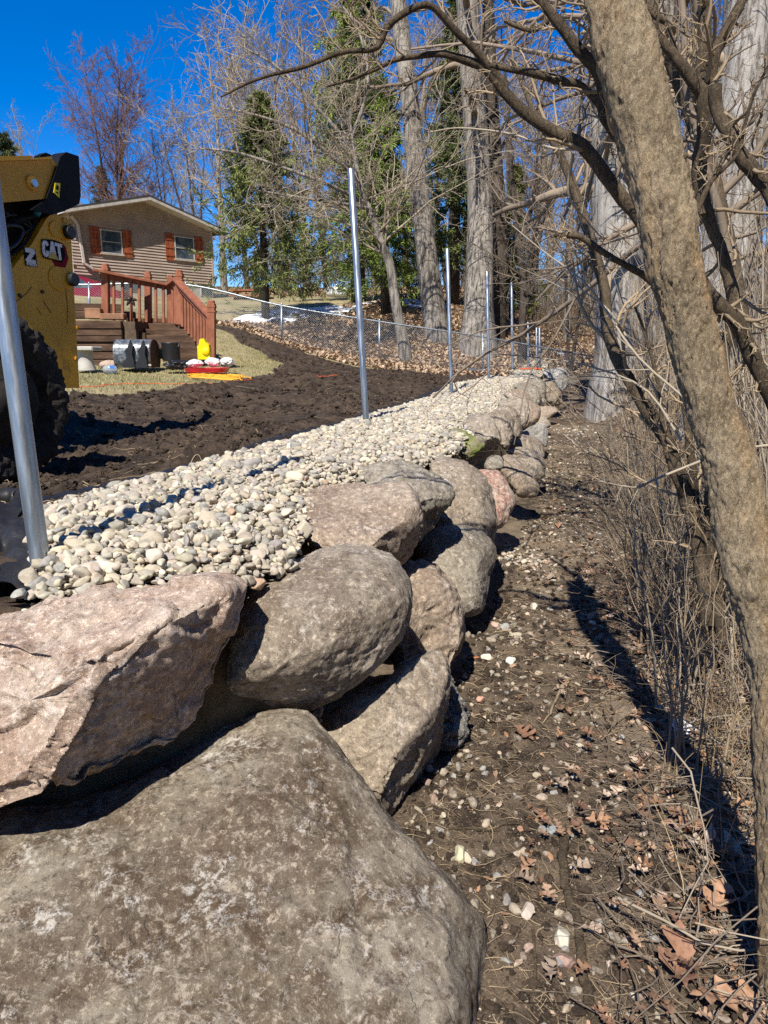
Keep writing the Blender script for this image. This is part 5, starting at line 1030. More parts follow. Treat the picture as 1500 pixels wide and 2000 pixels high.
# limbs to the left over the gravel, from the multi-stemmed tree behind the trunk
MS = empty('multi_stemmed_tree', at_z(1390, 1250, -.85)); tag(MS, 'dark multi-stemmed tree behind the leaning trunk, its limbs arching left over the wall', 'tree')
defs = [
 ([(1384, 1220, 2.75), (1362, 1050, 2.8), (1340, 960, 2.85), (1316, 890, 2.9), (1280, 830, 2.95), (1240, 765, 3.0), (1205, 700, 3.05), (1186, 640, 3.1), (1178, 560, 3.12), (1160, 490, 3.15), (1140, 420, 3.2), (1108, 330, 3.25), (1076, 270, 3.3), (1040, 210, 3.35), (1000, 120, 3.4)], [34, 32, 30, 28, 27, 26, 25, 24, 22, 20, 18, 16, 13, 10, 6]),
 ([(1290, 500, 2.6), (1252, 436, 2.6), (1200, 368, 2.6), (1148, 296, 2.6), (1120, 276, 2.6), (1064, 248, 2.6), (1000, 196, 2.6), (960, 145, 2.6), (933, 126, 2.6), (868, 106, 2.6), (803, 108, 2.6), (750, 128, 2.6), (700, 150, 2.6), (640, 168, 2.6)], [26, 25, 26, 26, 28, 22, 20, 18, 16, 13, 10, 8, 6, 4]),
 ([(990, 170, 2.6), (930, 100, 2.58), (880, 50, 2.55), (847, 14, 2.52), (812, 12, 2.5), (760, 48, 2.5), (734, 95, 2.5), (673, 100, 2.5), (600, 128, 2.5), (500, 155, 2.5), (430, 190, 2.5)], [16, 14, 13, 12, 12, 12, 10, 9, 8, 6, 3]),
 ([(1250, 310, 2.3), (1224, 284, 2.3), (1180, 232, 2.3), (1172, 152, 2.3), (1132, 96, 2.3), (1084, 36, 2.3), (1052, 0, 2.3), (1010, -60, 2.3)], [22, 22, 22, 22, 21, 19, 17, 15]),
 ([(1184, 224, 2.4), (1140, 172, 2.4), (1092, 156, 2.4), (1040, 142, 2.4), (1000, 136, 2.4), (960, 128, 2.42)], [15, 15, 15, 14, 12, 9]),
 ([(1290, 565, 2.4), (1262, 540, 2.4), (1225, 518, 2.4), (1176, 492, 2.4), (1132, 464, 2.4), (1105, 461, 2.4), (1082, 459, 2.4)], [14, 14, 13, 12, 13, 11, 9]),
 ([(1372, 420, 2.9), (1366, 330, 2.9), (1376, 230, 2.85), (1372, 150, 2.85), (1376, 60, 2.85), (1368, -60, 2.85)], [26, 26, 28, 26, 24, 20]),
 ([(1385, 220, 2.85), (1392, 130, 2.85), (1412, 70, 2.85), (1448, 0, 2.85), (1480, -70, 2.9)], [24, 24, 20, 18, 15]),
 ([(1398, 170, 2.7), (1402, 220, 2.7), (1424, 270, 2.68), (1450, 310, 2.66), (1485, 350, 2.64), (1515, 400, 2.6), (1560, 470, 2.6)], [22, 24, 28, 30, 28, 27, 26]),
 ([(1372, 180, 2.75), (1350, 150, 2.75), (1310, 100, 2.75), (1264, 42, 2.75), (1230, -20, 2.75)], [26, 22, 20, 18, 15]),
 ([(1366, 300, 2.9), (1372, 380, 2.9), (1385, 430, 2.9), (1408, 490, 2.9), (1430, 560, 2.9), (1432, 620, 2.9), (1415, 700, 2.9), (1400, 900, 2.85), (1398, 1230, 2.8)], [28, 24, 22, 23, 24, 24, 24, 25, 32]),
 ([(1372, 555, 2.3), (1400, 590, 2.3), (1440, 632, 2.3), (1466, 690, 2.3), (1500, 760, 2.3), (1550, 850, 2.3)], [24, 28, 30, 31, 32, 34]),
 ([(1355, 425, 1.9), (1385, 362, 1.9), (1400, 342, 1.9), (1440, 300, 1.9), (1452, 250, 1.9), (1470, 190, 1.9), (1500, 130, 1.9)], [11, 10, 9, 7, 7, 6, 5]),
 ([(1300, 40, 2.9), (1262, 20, 2.9), (1240, -30, 2.9)], [12, 10, 9]),
 ([(1070, 42, 2.6), (1040, 60, 2.6), (1012, 52, 2.6), (985, 40, 2.6)], [11, 9, 8, 6]),
 ([(1400, 1240, 2.75), (1372, 1120, 2.8), (1360, 1000, 2.85), (1350, 900, 2.9), (1340, 790, 3.0), (1335, 700, 3.1), (1330, 560, 3.2)], [26, 22, 20, 18, 15, 12, 9]),
 ([(1412, 1250, 2.7), (1392, 1130, 2.75), (1385, 1010, 2.8), (1388, 900, 2.85), (1395, 780, 2.9), (1420, 640, 2.95)], [24, 20, 18, 16, 13, 9]),
 ([(1345, 985, 2.85), (1315, 930, 2.8), (1296, 860, 2.8), (1290, 780, 2.8), (1272, 690, 2.8), (1240, 600, 2.8)], [12, 11, 9, 8, 7, 5]),
]
P6, R6 = limbs(None, defs, B_stem, MS, 500)
tr = Tree(31); A, RA = tr.grow(P6, R6, 13, 48, .20, .38, 8, .20, .10, 5, .15, 1.0, rmin=.0022); kk = np.arange(len(A))
A2, RA2 = tr.grow(A, RA, 5, 45, .45, .6, 6, .22, .05, 4, .2, 1.0, rmin=.0016); tr.grow(A2, RA2, 3, 45, .5, .6, 5, .25, .05, 3, .2, 1.0, rmin=.0012)
tr.mesh('twigs', B_twigtan, MS, None)
# thin arching twigs reaching over the path
tr = Tree(33); L = []; W_ = []
for (pts) in [[(1330, 860, 2.7), (1260, 760, 2.8), (1150, 715, 3.0), (1060, 700, 3.2), (960, 690, 3.4)], [(1340, 780, 2.7), (1240, 690, 2.8), (1150, 560, 3), (1060, 490, 3.3), (1000, 440, 3.5)], [(1370, 900, 2.5), (1280, 936, 2.4), (1240, 952, 2.35), (1170, 940, 2.3)], [(1300, 800, 2.8), (1200, 620, 3), (1130, 560, 3.2), (1100, 500, 3.3)],
              [(1500, 870, 2.2), (1450, 875, 2.2)], [(1150, 290, 2.7), (1080, 290, 2.8), (1000, 262, 2.9), (900, 250, 3.0), (840, 258, 3)], [(1120, 300, 2.7), (1110, 380, 2.75), (1145, 430, 2.8), (1180, 470, 2.8)]]:
    P, R = resample(pxl(pts), np.linspace(.0055, .0022, 4), 14); L.append(P); W_.append(R)
L = np.array(L); W_ = np.array(W_); tr.add(L, W_, 6); A, RA = tr.grow(L, W_, 7, 40, .3, .6, 6, .15, .1, 4, .1, 1, rmin=.0014); tr.grow(A, RA, 2, 40, .5, .6, 5, .2, .05, 3, rmin=.001); tr.mesh('twigs', B_twigpale, MS, None)
# overhanging twigs in the upper middle: a second tree overhead reaching in from the right
ov_ = empty('overhanging_branches_tree', np.array([2.3, 4.2, -.6])); tag(ov_, 'slender tree behind the right thicket with drooping tan twigs over the wall', 'tree')
tp_, P0, R0 = trunk_mesh([(2.3, 4.2, -.8), (2.2, 4.4, .6), (1.9, 4.7, 2.0), (1.3, 4.9, 3.2), (.5, 5.0, 4.0)], [.07, .06, .05, .04, .03], 14, 60, ov_, B_stem, lump=.1)
tr = Tree(35); A, RA = tr.grow(P0[None, 20::3], R0[None, 20::3], 30, 65, .42, .5, 9, .16, .05, 6, 0, 1, rmin=.004, droop=.10); A2, RA2 = tr.grow(A, RA, 7, 45, .4, .55, 7, .2, .02, 4, .15, 1, rmin=.0022); A3, RA3 = tr.grow(A2, RA2, 4, 45, .45, .6, 5, .22, .03, 3, .1, 1, rmin=.0016)
tr.mesh('branches', B_twig, ov_, None)

# --- upright shrub stems and thicket on the right
def shrub(name, label, x, y, ns, h, spread, mat, seed, rr=.007, lean=(0, 0), kids=3, group=None, z=None):
    r = np.random.default_rng(seed); z0 = float(H(np.array([x]), np.array([y]))[0]) if z is None else z
    e = empty(name, (x, y, z0)); tag(e, label, 'shrub', group); n = 9; P = np.zeros((ns, n, 3)); az = r.uniform(0, 6.283, ns); sp_ = np.abs(r.normal(0, spread, ns)); b = r.normal(0, .05+.02*h, (ns, 2))
    s_ = np.linspace(0, 1, n)[None]; hh = h*r.uniform(.5, 1.1, ns)[:, None]
    P[..., 0] = x+b[:, :1]+(np.cos(az)*sp_+lean[0])[:, None]*hh*s_**1.3; P[..., 1] = y+b[:, 1:]+(np.sin(az)*sp_+lean[1])[:, None]*hh*s_**1.3; P[..., 2] = z0-.05+hh*s_*np.cos(sp_)[:, None]
    wv = np.cumsum(r.normal(0, .018*h, (ns, n, 3)), 1); P += wv*s_[..., None]
    R = rr*r.uniform(.5, 1.2, ns)[:, None]*(1-.7*s_); t = Tree(seed); t.add(P, R, 5)
    A, RA = t.grow(P, R, kids, 35, .4, .6, 6, .16, .12, 4, .25, 1, rmin=.0012); t.grow(A, RA, 2, 38, .5, .6, 5, .2, .08, 3, .2, 1, rmin=.0010)
    t.mesh('stems', mat, e, None); return e
r = np.random.default_rng(77)
qs = [(1.78, 2.9, 26, 1.9, .22, B_twigpale, .008, (-.15, .1), 'dense clump of pale upright stems just behind the leaning trunk'),
      (1.55, 3.3, 20, 1.3, .35, B_twigtan, .005, (-.2, 0), 'low bushy tan shrub at the edge of the path before the thicket'),
      (2.1, 3.6, 26, 2.6, .25, B_twigpale, .009, (-.1, .1), 'tall pale stemmed shrub right of the multi-stemmed tree'),
      (1.75, 4.3, 22, 1.2, .40, B_twigtan, .005, (-.1, 0), 'knee high tangle of tan stems halfway up the path'),
      (2.6, 4.6, 30, 2.8, .25, B_twig, .010, (0, .1), 'tall grey brown shrub at the right edge behind the trunk'),
      (2.4, 5.8, 26, 1.8, .35, B_twigtan, .007, (-.1, 0), 'bushy tan shrub on the right bank of the path'),
      (3.3, 6.4, 30, 3.2, .25, B_twig, .011, (0, 0), 'tall leafless shrub against the right edge, farther back'),
      (3.4, 8.5, 30, 2.6, .3, B_twigtan, .010, (-.1, 0), 'wide tan shrub below the broad pale trunk'),
      (4.6, 9.0, 30, 3.4, .28, B_twigpale, .012, (0, 0), 'tall pale shrub to the right of the broad pale trunk'),
      (4.6, 12.0, 26, 2.2, .35, B_twig, .011, (-.1, 0), 'grey brown brush before the broad pale trunk'),
      (6.2, 12.5, 30, 3.4, .3, B_twigpale, .014, (0, 0), 'tall brush between the two broad pale trunks'),
      (7.0, 17.0, 26, 2.6, .35, B_twigtan, .014, (0, 0), 'tan brush at the far end of the path'),
      (1.30, 2.35, 12, .5, .5, B_twigtan, .004, (-.1, 0), 'small sprig of dry stems near the foot of the leaning trunk'),
      (1.36, 2.95, 10, 1.4, .13, B_twigpale, .0065, (-.12, .06), 'straight woody shoots standing at the path edge, nearest clump left of the trunk'), (1.52, 3.5, 12, 1.7, .13, B_twig, .007, (-.12, .06), 'straight brown woody shoots behind the nearest pale ones'), (1.72, 4.2, 13, 1.5, .17, B_twigpale, .0065, (-.1, .06), 'straight pale shoots third along the path edge'), (1.15, 2.45, 10, .9, .18, B_twigtan, .005, (-.08, .05), 'short woody shoots beside the foot of the leaning trunk'), (2.0, 5.0, 14, 1.6, .15, B_twig, .007, (-.1, 0), 'straight brown shoots fourth along the path edge'),
      (1.42, 2.75, 18, .55, .45, B_twig, .0035, (-.1, 0), 'short brown stems in front of the small snow lump'), (1.60, 3.75, 22, .7, .45, B_twig, .004, (-.1, .1), 'thin knee high brown brush left of the tangle of tan stems'),
      (1.95, 3.15, 24, 1.7, .25, B_twig, .006, (-.05, .1), 'brown upright shoots squeezed behind the dense pale clump'), (1.9, 4.9, 20, .8, .5, B_twigpale, .004, (0, 0), 'low pale brush reaching into the path past the tan tangle'),
      (2.2, 5.3, 20, .9, .45, B_twig, .005, (0, 0), 'low brown brush on the bank before the bushy tan shrub'), (2.6, 7.2, 22, 1.2, .45, B_twigtan, .006, (0, 0), 'waist high tan brush along the middle of the right bank'), (1.5, 2.15, 16, 1.0, .3, B_twigpale, .004, (-.1, .1), 'pale thin shoots just left of the leaning trunk base')]
for (x, y, ns, h, spd, mt, rr_, ln_, lab) in qs: shrub('bare_shrub', lab, x, y, ns, h, spd, mt, int(x*100+y*10), rr_, ln_, 4, 'leafless shrubs along the right bank')

# --- big background trees with their own place
def bigtree(name, label, L, w, mat, twm, seed, forks=(), k=28, n=140, flare=.12, crown=None, group=None, lump=.07, tw=1.0):
    P, R = pxl(L), pxr(L, w); e = empty(name, P[0]); tag(e, label, 'tree', group); P = np.concatenate([[P[0]-(0, 0, 1.2)], P]); R = np.concatenate([[R[0]*1.12], R])
    fk = [(pxl(a), pxr(a, b), 10) for a, b in forks]
    tr_, Pn, Rn = trunk_mesh(P, R, k, n, e, mat, 'trunk', flare, lump, seed, fk)
    t = Tree(seed+1); c = crown or (14, 4.5, .35)
    A, RA = t.grow(Pn[None, ::6], Rn[None, ::6], c[0], 62, 0, .30, 9, .14, .10, 6, c[2], 1, length=c[1], rmin=.012*tw)
    for (P2, R2, _) in fk:
        a, b = resample(P2, R2, 9); a2, b2 = t.grow(a[None], b[None], 9, 50, 0, .5, 9, .14, .05, 5, .2, 1, length=c[1]*.6, rmin=.010*tw); A = np.concatenate([A, a2]); RA = np.concatenate([RA, b2])
    A2, R2_ = t.grow(A, RA, 8, 48, .42, .5, 7, .17, .06, 4, .15, 1, rmin=.009*tw); A3, R3 = t.grow(A2, R2_, 5, 45, .45, .6, 5, .2, .04, 3, .1, 1, rmin=.0065*tw); t.grow(A3, R3, 3, 42, .55, .7, 4, .2, .03, 3, .1, 1, rmin=.005*tw)
    t.mesh('branches', twm, e, None); return e
bigtree('cottonwood_tree', 'tall grey furrowed tree leaning slightly left, left of the two broad trunks by the fence', [(853, 655, 25), (842, 570, 25), (831, 480, 25), (822, 400, 25.2), (811, 300, 25.4), (800, 200, 25.6), (788, 100, 25.8), (778, 0, 26), (770, -120, 26), (765, -260, 26)], [50, 44, 40, 38, 36, 33, 31, 29, 27, 22], B_big, B_twig, 601, crown=(7, 4.0, .62))
bigtree('cottonwood_tree', 'broadest grey furrowed trunk just behind the fence, third post before it', [(931, 672, 24.5), (934, 600, 24.5), (937, 500, 24.7), (938, 400, 25), (932, 300, 25), (925, 200, 25), (918, 80, 25), (912, -40, 25), (908, -250, 25)], [78, 58, 53, 50, 47, 44, 42, 40, 34], B_big, B_twig, 602, crown=(7, 4.0, .62))
bigtree('dark_trunk_tree', 'dark shaded trunk close behind the broadest grey one', [(968, 650, 27), (972, 560, 27), (975, 450, 27), (968, 330, 27), (960, 200, 27), (955, 50, 27), (950, -150, 27)], [40, 32, 30, 28, 26, 22, 18], B_dark, B_twig, 603, crown=(7, 4.0, .6))
bigtree('crooked_tree', 'slender crooked tree before the fence bend with a wide dense twiggy crown', [(791, 696, 22.6), (782, 640, 22.6), (772, 590, 22.5), (762, 520, 22.5), (746, 478, 22.4), (733, 440, 22.4), (716, 398, 22.3), (700, 350, 22.2), (690, 290, 22.2), (680, 220, 22.2)], [26, 22, 20, 18, 16, 15, 13, 12, 10, 6], B_big, B_twigpale, 604,
        forks=[([(720, 408, 22.3), (690, 402, 21.6), (650, 395, 21.2), (600, 388, 20.9), (550, 380, 20.8), (500, 372, 20.6)], [8, 7, 6, 6, 5, 3]), ([(700, 350, 22.2), (640, 300, 21.6), (570, 250, 21.2), (480, 220, 21), (420, 210, 21)], [10, 8, 7, 5, 3]), ([(690, 290, 22.2), (610, 200, 22), (540, 130, 22), (470, 90, 22)], [8, 7, 5, 3]), ([(716, 398, 22.3), (640, 360, 21), (560, 330, 20.6), (470, 300, 20.4), (400, 290, 20.2)], [8, 7, 6, 5, 3]), ([(688, 270, 22.2), (720, 160, 22), (700, 60, 22), (660, 0, 22)], [8, 6, 4, 3])], crown=(30, 3.8, .42), k=18, tw=1.1, lump=.05)
bigtree('forked_tree', 'thin dark forked tree right of the broad trunks, beside the short posts', [(1018, 706, 23.5), (1020, 640, 23.5), (1022, 560, 23.6), (1012, 470, 23.7), (1000, 370, 23.8), (995, 250, 24), (985, 120, 24)], [17, 15, 13, 11, 9, 7, 4], B_dark, B_twig, 605, forks=[([(1024, 600, 23.5), (1040, 560, 23.5), (1052, 480, 23.6), (1066, 400, 23.6), (1080, 300, 23.6)], [9, 8, 7, 5, 3]), ([(1016, 500, 23.7), (1040, 400, 23.9), (1050, 300, 24)], [7, 6, 3])], crown=(12, 2.8, .35), k=14, lump=.05)
bigtree('cottonwood_tree', 'massive pale furrowed trunk at the far end of the path, flaring at its base', [(1215, 752, 15.0), (1214, 690, 15.0), (1212, 600, 15.0), (1208, 500, 15.1), (1204, 400, 15.2), (1200, 300, 15.3), (1196, 180, 15.4), (1190, 50, 15.5), (1186, -120, 15.6), (1180, -350, 15.8)], [128, 106, 98, 94, 92, 88, 84, 80, 74, 60], B_pale, B_twig, 606, crown=(12, 4.0, .4), k=48, n=180)
bigtree('cottonwood_tree', 'second massive pale trunk, half hidden behind the leaning foreground trunk', [(1302, 760, 14.0), (1302, 650, 14), (1300, 500, 14.1), (1298, 400, 14.2), (1296, 250, 14.3), (1292, 100, 14.4), (1285, -200, 14.5)], [84, 72, 66, 62, 60, 54, 46], B_pale, B_twig, 607, crown=(8, 3.5, .4), k=36)
bigtree('cottonwood_tree', 'wide pale trunk rising at the right edge behind the dark stems', [(1412, 800, 10.5), (1416, 650, 10.5), (1424, 500, 10.6), (1434, 380, 10.7), (1446, 250, 10.8), (1458, 120, 10.9), (1466, -20, 11), (1480, -250, 11)], [150, 120, 104, 98, 94, 90, 86, 70], B_pale, B_twigtan, 608, crown=(12, 3.0, .3), k=40)
# the reddish crowned tree and others near the house
def baretree(name, label, base, h, seed, mat, twm, r0=.18, spread=.55, stems=1, n1=12, dens=(8, 6, 3), tw=1.0, group=None):
    r = np.random.default_rng(seed); e = empty(name, base); tag(e, label, 'tree', group); t = Tree(seed); n = 16; P = np.zeros((stems, n, 3)); s_ = np.linspace(0, 1, n)[None]
    az = r.uniform(0, 6.28, stems); sp_ = (np.abs(r.normal(.0, .18, stems)) if stems > 1 else np.array([.04])); hh = h*r.uniform(.75, 1, stems)[:, None] if stems > 1 else np.array([[h*.92]])
    P[..., 0] = base[0]+(np.cos(az)*sp_)[:, None]*hh*s_; P[..., 1] = base[1]+(np.sin(az)*sp_)[:, None]*hh*s_; P[..., 2] = base[2]-.4+hh*s_; P += np.cumsum(r.normal(0, .012*h/2, (stems, n, 3))*np.array([1, 1, .2]), 1)*s_[..., None]
    R = (r0*(1-.88*s_**.9))*np.ones((stems, 1)); V, F = tubes(P, R, 8); mesh_np('trunk', V, [F], mat, e, True)
    A, RA = t.grow(P, R, n1, 48, spread*.62, .42, 9, .10, .16, 5, .22, .98, rmin=.012*tw); A2, R2 = t.grow(A, RA, dens[0], 40, .42, .5, 7, .12, .10, 4, .12, 1, rmin=.009*tw); A3, R3 = t.grow(A2, R2, dens[1], 38, .42, .6, 5, .15, .06, 3, .1, 1, rmin=.007*tw)
    if dens[2]: t.grow(A3, R3, dens[2], 36, .5, .7, 4, .15, .05, 3, .1, 1, rmin=.0055*tw)
    t.mesh('branches', twm, e, None); return e
def gz(x, y): return float(H(np.array([float(x)]), np.array([float(y)]), False)[0])
def onground(u, y, v=600): p = at_y(u, v, y); return np.array([p[0], y, gz(p[0], y)])
baretree('maple_tree', 'leafless tree with a reddish rounded crown behind the house roof', onground(232, 46), 13.0, 701, B_dark, B_twigred, .15, .52, 4, 16, (10, 8, 4), 1.2)
def copytree(o, loc, rz, s_, label, group=None):
    c = o.copy(); COL.objects.link(c); c.location = Vector([float(q) for q in loc]); c.rotation_euler = (0, 0, rz); c.scale = (s_, s_, s_); c['label'] = label
    if group: c['group'] = group
    elif 'group' in c.keys(): del c['group']
    for ch in list(o.children): d = ch.copy(); COL.objects.link(d); d.parent = c
    return c
def conifer(name, label, base, h, r0, seed, c1, c2, skirt=.12, drooping=.35, dens=1.0, group=None, gaps=.25):
    r = np.random.default_rng(seed); e = empty(name, base); tag(e, label, 'tree', group); m = MB(); m.tube([np.array(base)-(0, 0, .4), np.array(base)+(0, 0, h*.5), np.array(base)+(0, 0, h)], np.array([.022, .014, .002])*h, 10); m.build('trunk', B_dark, e, smooth=True)
    nb = int(46*dens+h*6); z = skirt*h+(h*.98-skirt*h)*(np.arange(nb)/nb)**.9; L = r0*(1-(z/h-skirt)/(1-skirt))**.8*r.uniform(.45, 1.15, nb)*(1-gaps*(r.random(nb) < .2)); az = np.arange(nb)*2.399+r.normal(0, .3, nb)
    n = 8; s_ = np.linspace(0, 1, n)[None]; P = np.zeros((nb, n, 3)); P[..., 0] = base[0]+np.cos(az)[:, None]*L[:, None]*s_; P[..., 1] = base[1]+np.sin(az)[:, None]*L[:, None]*s_
    P[..., 2] = base[2]+z[:, None]+L[:, None]*(.12*s_-drooping*s_**2+.12*s_**6); R = .006*h*.25*np.ones((nb, 1))*(1-.8*s_); t = Tree(seed); t.add(P, R, 4)
    A, RA = t.grow(P, R, 11, 52, .34, .6, 5, .08, -.02, 3, .15, 1.0, rmin=.006, lrand=.2); t.mesh('branches', B_dark, e, None)
    # needle sprays: narrow blades hanging off the branchlets
    Q = A.reshape(-1, 3); D = np.repeat(A[:, -1]-A[:, 0], A.shape[1], 0); rep = max(2, int(6*dens)); Q = np.repeat(Q, rep, 0); D = np.repeat(D, rep, 0); N = len(Q)
    D = D/(np.linalg.norm(D, axis=1, keepdims=True)+1e-9); D = D+r.normal(0, .55, (N, 3)); D[:, 2] -= .25; D /= np.linalg.norm(D, axis=1, keepdims=True); W = np.cross(D, r.normal(size=(N, 3))); W /= np.linalg.norm(W, axis=1, keepdims=True)
    ln = (.10+.022*r0)*r.uniform(.6, 1.5, N)[:, None]; wd = .011*r.uniform(.7, 1.5, N)[:, None]*(1+.12*r0); Q = Q+r.normal(0, .05, (N, 3))
    V = np.stack([Q-W*wd, Q+W*wd, Q+D*ln*.6+W*wd, Q+D*ln, Q+D*ln*.6-W*wd], 1).reshape(-1, 3); b = np.arange(N)[:, None]*5; cl = np.clip(.5+.5*fbm(Q*.9, seed, 2)+r.normal(0, .18, N), 0, 1)
    C = np.repeat(np.array(c1)[None]*(1-cl[:, None])+np.array(c2)[None]*cl[:, None], 5, 0); mesh_np('needles', V, [b+np.array([[0, 1, 2, 3, 4]])], NEED, e, False, {'tint': C}); return e
nd = NT('conifer_needles'); nd.color(nd.attr('tint', 'Color')); nd.rough(.55); nd.b.inputs['Specular IOR Level'].default_value = .3; NEED = nd.m
conifer('spruce_tree', 'small dark spruce with a bare lower stem on the lawn beside the house', onground(520, 25.5, 640)*np.array([1, 1, 1]), 7.3, 3.1, 801, (.06, .08, .025), (.26, .29, .09), .16, .30, .9)
conifer('spruce_tree', 'tall green spruce with drooping sprays left of the broad grey trunks', onground(700, 31, 600), 14.5, 3.4, 802, (.06, .09, .018), (.30, .38, .07), .07, .40, 1.2)
conifer('spruce_tree', 'shorter green spruce close behind the leaning grey trunk', onground(752, 27.5, 610), 8.0, 1.9, 803, (.06, .09, .018), (.30, .40, .07), .12, .38, .9)
conifer('spruce_tree', 'tall dark spruce showing between the two broad grey trunks', onground(885, 33, 600), 13.5, 2.8, 804, (.045, .065, .02), (.20, .24, .07), .1, .38, 1.0)
conifer('spruce_tree', 'thin yellowish green spruce right of the dark shaded trunk', onground(1000, 34, 600), 7.0, 1.8, 805, (.03, .045, .01), (.15, .17, .03), .1, .35, .8)
conifer('spruce_tree', 'dark spruce top peeking above the roof left of the reddish tree', onground(218, 50, 600), 7.6, 2.2, 806, (.02, .035, .02), (.08, .10, .05), .1, .3, .6)
conifer('spruce_tree', 'low spruce with several tops just above the loader arm', onground(42, 40, 600), 7.6, 2.6, 807, (.03, .05, .02), (.12, .14, .05), .1, .3, .7)
# woods behind: a handful of models, each tree its own copy
models = [baretree('bare_tree', 'x', (0, 0, 0), 14, 900+q, [B_dark, B_big, B_dark, B_big][q % 4], [B_twig, B_twigpale, B_twig, B_twigtan, B_twigpale][q % 5], [.16, .22, .12, .26, .15][q], [.5, .45, .6, .5, .65][q], [1, 1, 2, 1, 3][q], [15, 16, 10, 16, 8][q], [(8, 6, 3), (8, 6, 3), (7, 6, 3), (8, 6, 3), (7, 6, 3)][q], 1.5) for q in range(5)]
where = [(60, 44, .72, 1, 'pale leafless tree behind the loader arm, farther than the spruce'), (100, 52, .7, 4, 'low bushy leafless tree at the left behind the house roof'), (345, 47, .78, 2, 'leafless tree just right of the roof peak'), (395, 43, .82, 4, 'leafless tree over the right roof slope'), (440, 40, .95, 1, 'leafless pale tree behind the small spruce'), (485, 46, 1.1, 0, 'leafless tree between the small spruce and the tall one, nearest'), (560, 42, 1.0, 4, 'many stemmed leafless tree right of the small spruce'),
         (600, 54, 1.25, 3, 'thick leafless tree far back between the two spruces'), (640, 45, 1.2, 2, 'leafless tree seen through the tall green spruce'), (735, 48, 1.3, 1, 'pale leafless tree behind the short green spruce'), (790, 56, 1.4, 3, 'thick leafless tree behind the leaning grey trunk'), (850, 44, 1.1, 0, 'leafless tree just left of the broadest grey trunk'), (905, 60, 1.4, 1, 'far pale tree hidden by the broadest grey trunk'), (1000, 46, 1.1, 2, 'twin stemmed tree behind the thin forked one'),
         (1045, 38, .95, 0, 'leafless tree right of the thin forked one on the slope'), (1075, 52, 1.3, 3, 'thick leafless tree high on the leafy slope'), (1110, 34, .9, 1, 'pale leafless tree left of the massive pale trunk'), (1145, 44, 1.2, 4, 'many stemmed tree on the slope left of the massive pale trunk'), (1260, 30, .9, 0, 'leafless tree between the two massive pale trunks'), (1345, 36, 1.1, 2, 'twin stemmed tree behind the leaning foreground trunk'), (1370, 26, .85, 1, 'pale tree in the gap right of the leaning trunk'),
         (1440, 32, 1.0, 3, 'thick tree at the far right behind the brush'), (1480, 22, .8, 4, 'many stemmed tree at the right edge'), (1180, 64, 1.6, 0, 'very far tall tree behind the massive pale trunk'), (1300, 55, 1.5, 1, 'far tall pale tree behind the second massive trunk'), (690, 66, 1.6, 0, 'very far tall tree over the tall spruce'), (520, 62, 1.35, 2, 'very far twin stemmed tree over the lawn crest'), (960, 70, 1.7, 3, 'very far thick tree over the slope'), (1550, 40, 1.2, 0, 'leafless tree just beyond the right edge'), (1020, 28.5, .7, 4, 'low bushy leafless tree before the slope by the forked tree'),
         (1120, 26, .62, 2, 'small twin stemmed tree at the end of the wall'), (380, 62, 1.0, 0, 'far leafless tree right behind the house'), (880, 38, .95, 4, 'bushy leafless tree between the broad trunks')]
r = np.random.default_rng(99); used = set()
for (u, y, s_, q, lab) in where:
    b = onground(u, y); 
    if q not in used: o = models[q]; used.add(q); o.location = Vector(b); o.scale = (s_, s_, s_); o.rotation_euler = (0, 0, r.uniform(0, 6)); o['label'] = lab; o['group'] = 'leafless trees of the wood behind'
    else: copytree(models[q], b, r.uniform(0, 6.28), s_, lab, 'leafless trees of the wood behind')
# brushwood at the wood's edge, too tangled to count
t = Tree(950); r = t.r; n = 1500; x = r.uniform(-8, 26, n); y = r.uniform(34, 64, n); x = np.where(r.random(n) < .5, x, x*.5+10); z = H(x, y, False); hh = r.uniform(.8, 3.4, n)[:, None]; s_ = np.linspace(0, 1, 6)[None]; P = np.stack([x[:, None]+hh*s_*r.normal(0, .25, (n, 1)), y[:, None]+hh*s_*r.normal(0, .25, (n, 1)), z[:, None]+hh*s_], -1); P[:, 1:] += r.normal(0, .08, (n, 5, 3))
t.add(P, np.full((n, 6), .012), 3); A, RA = t.grow(P, np.full((n, 6), .012), 5, 40, .5, .8, 5, .15, .08, 3, .1, 1, rmin=.010); t.grow(A, RA, 3, 40, .5, .8, 4, .2, .05, 3, .1, 1, rmin=.008)
bo = t.mesh('undergrowth', B_twig, None, None); tag(bo, kind='stuff')

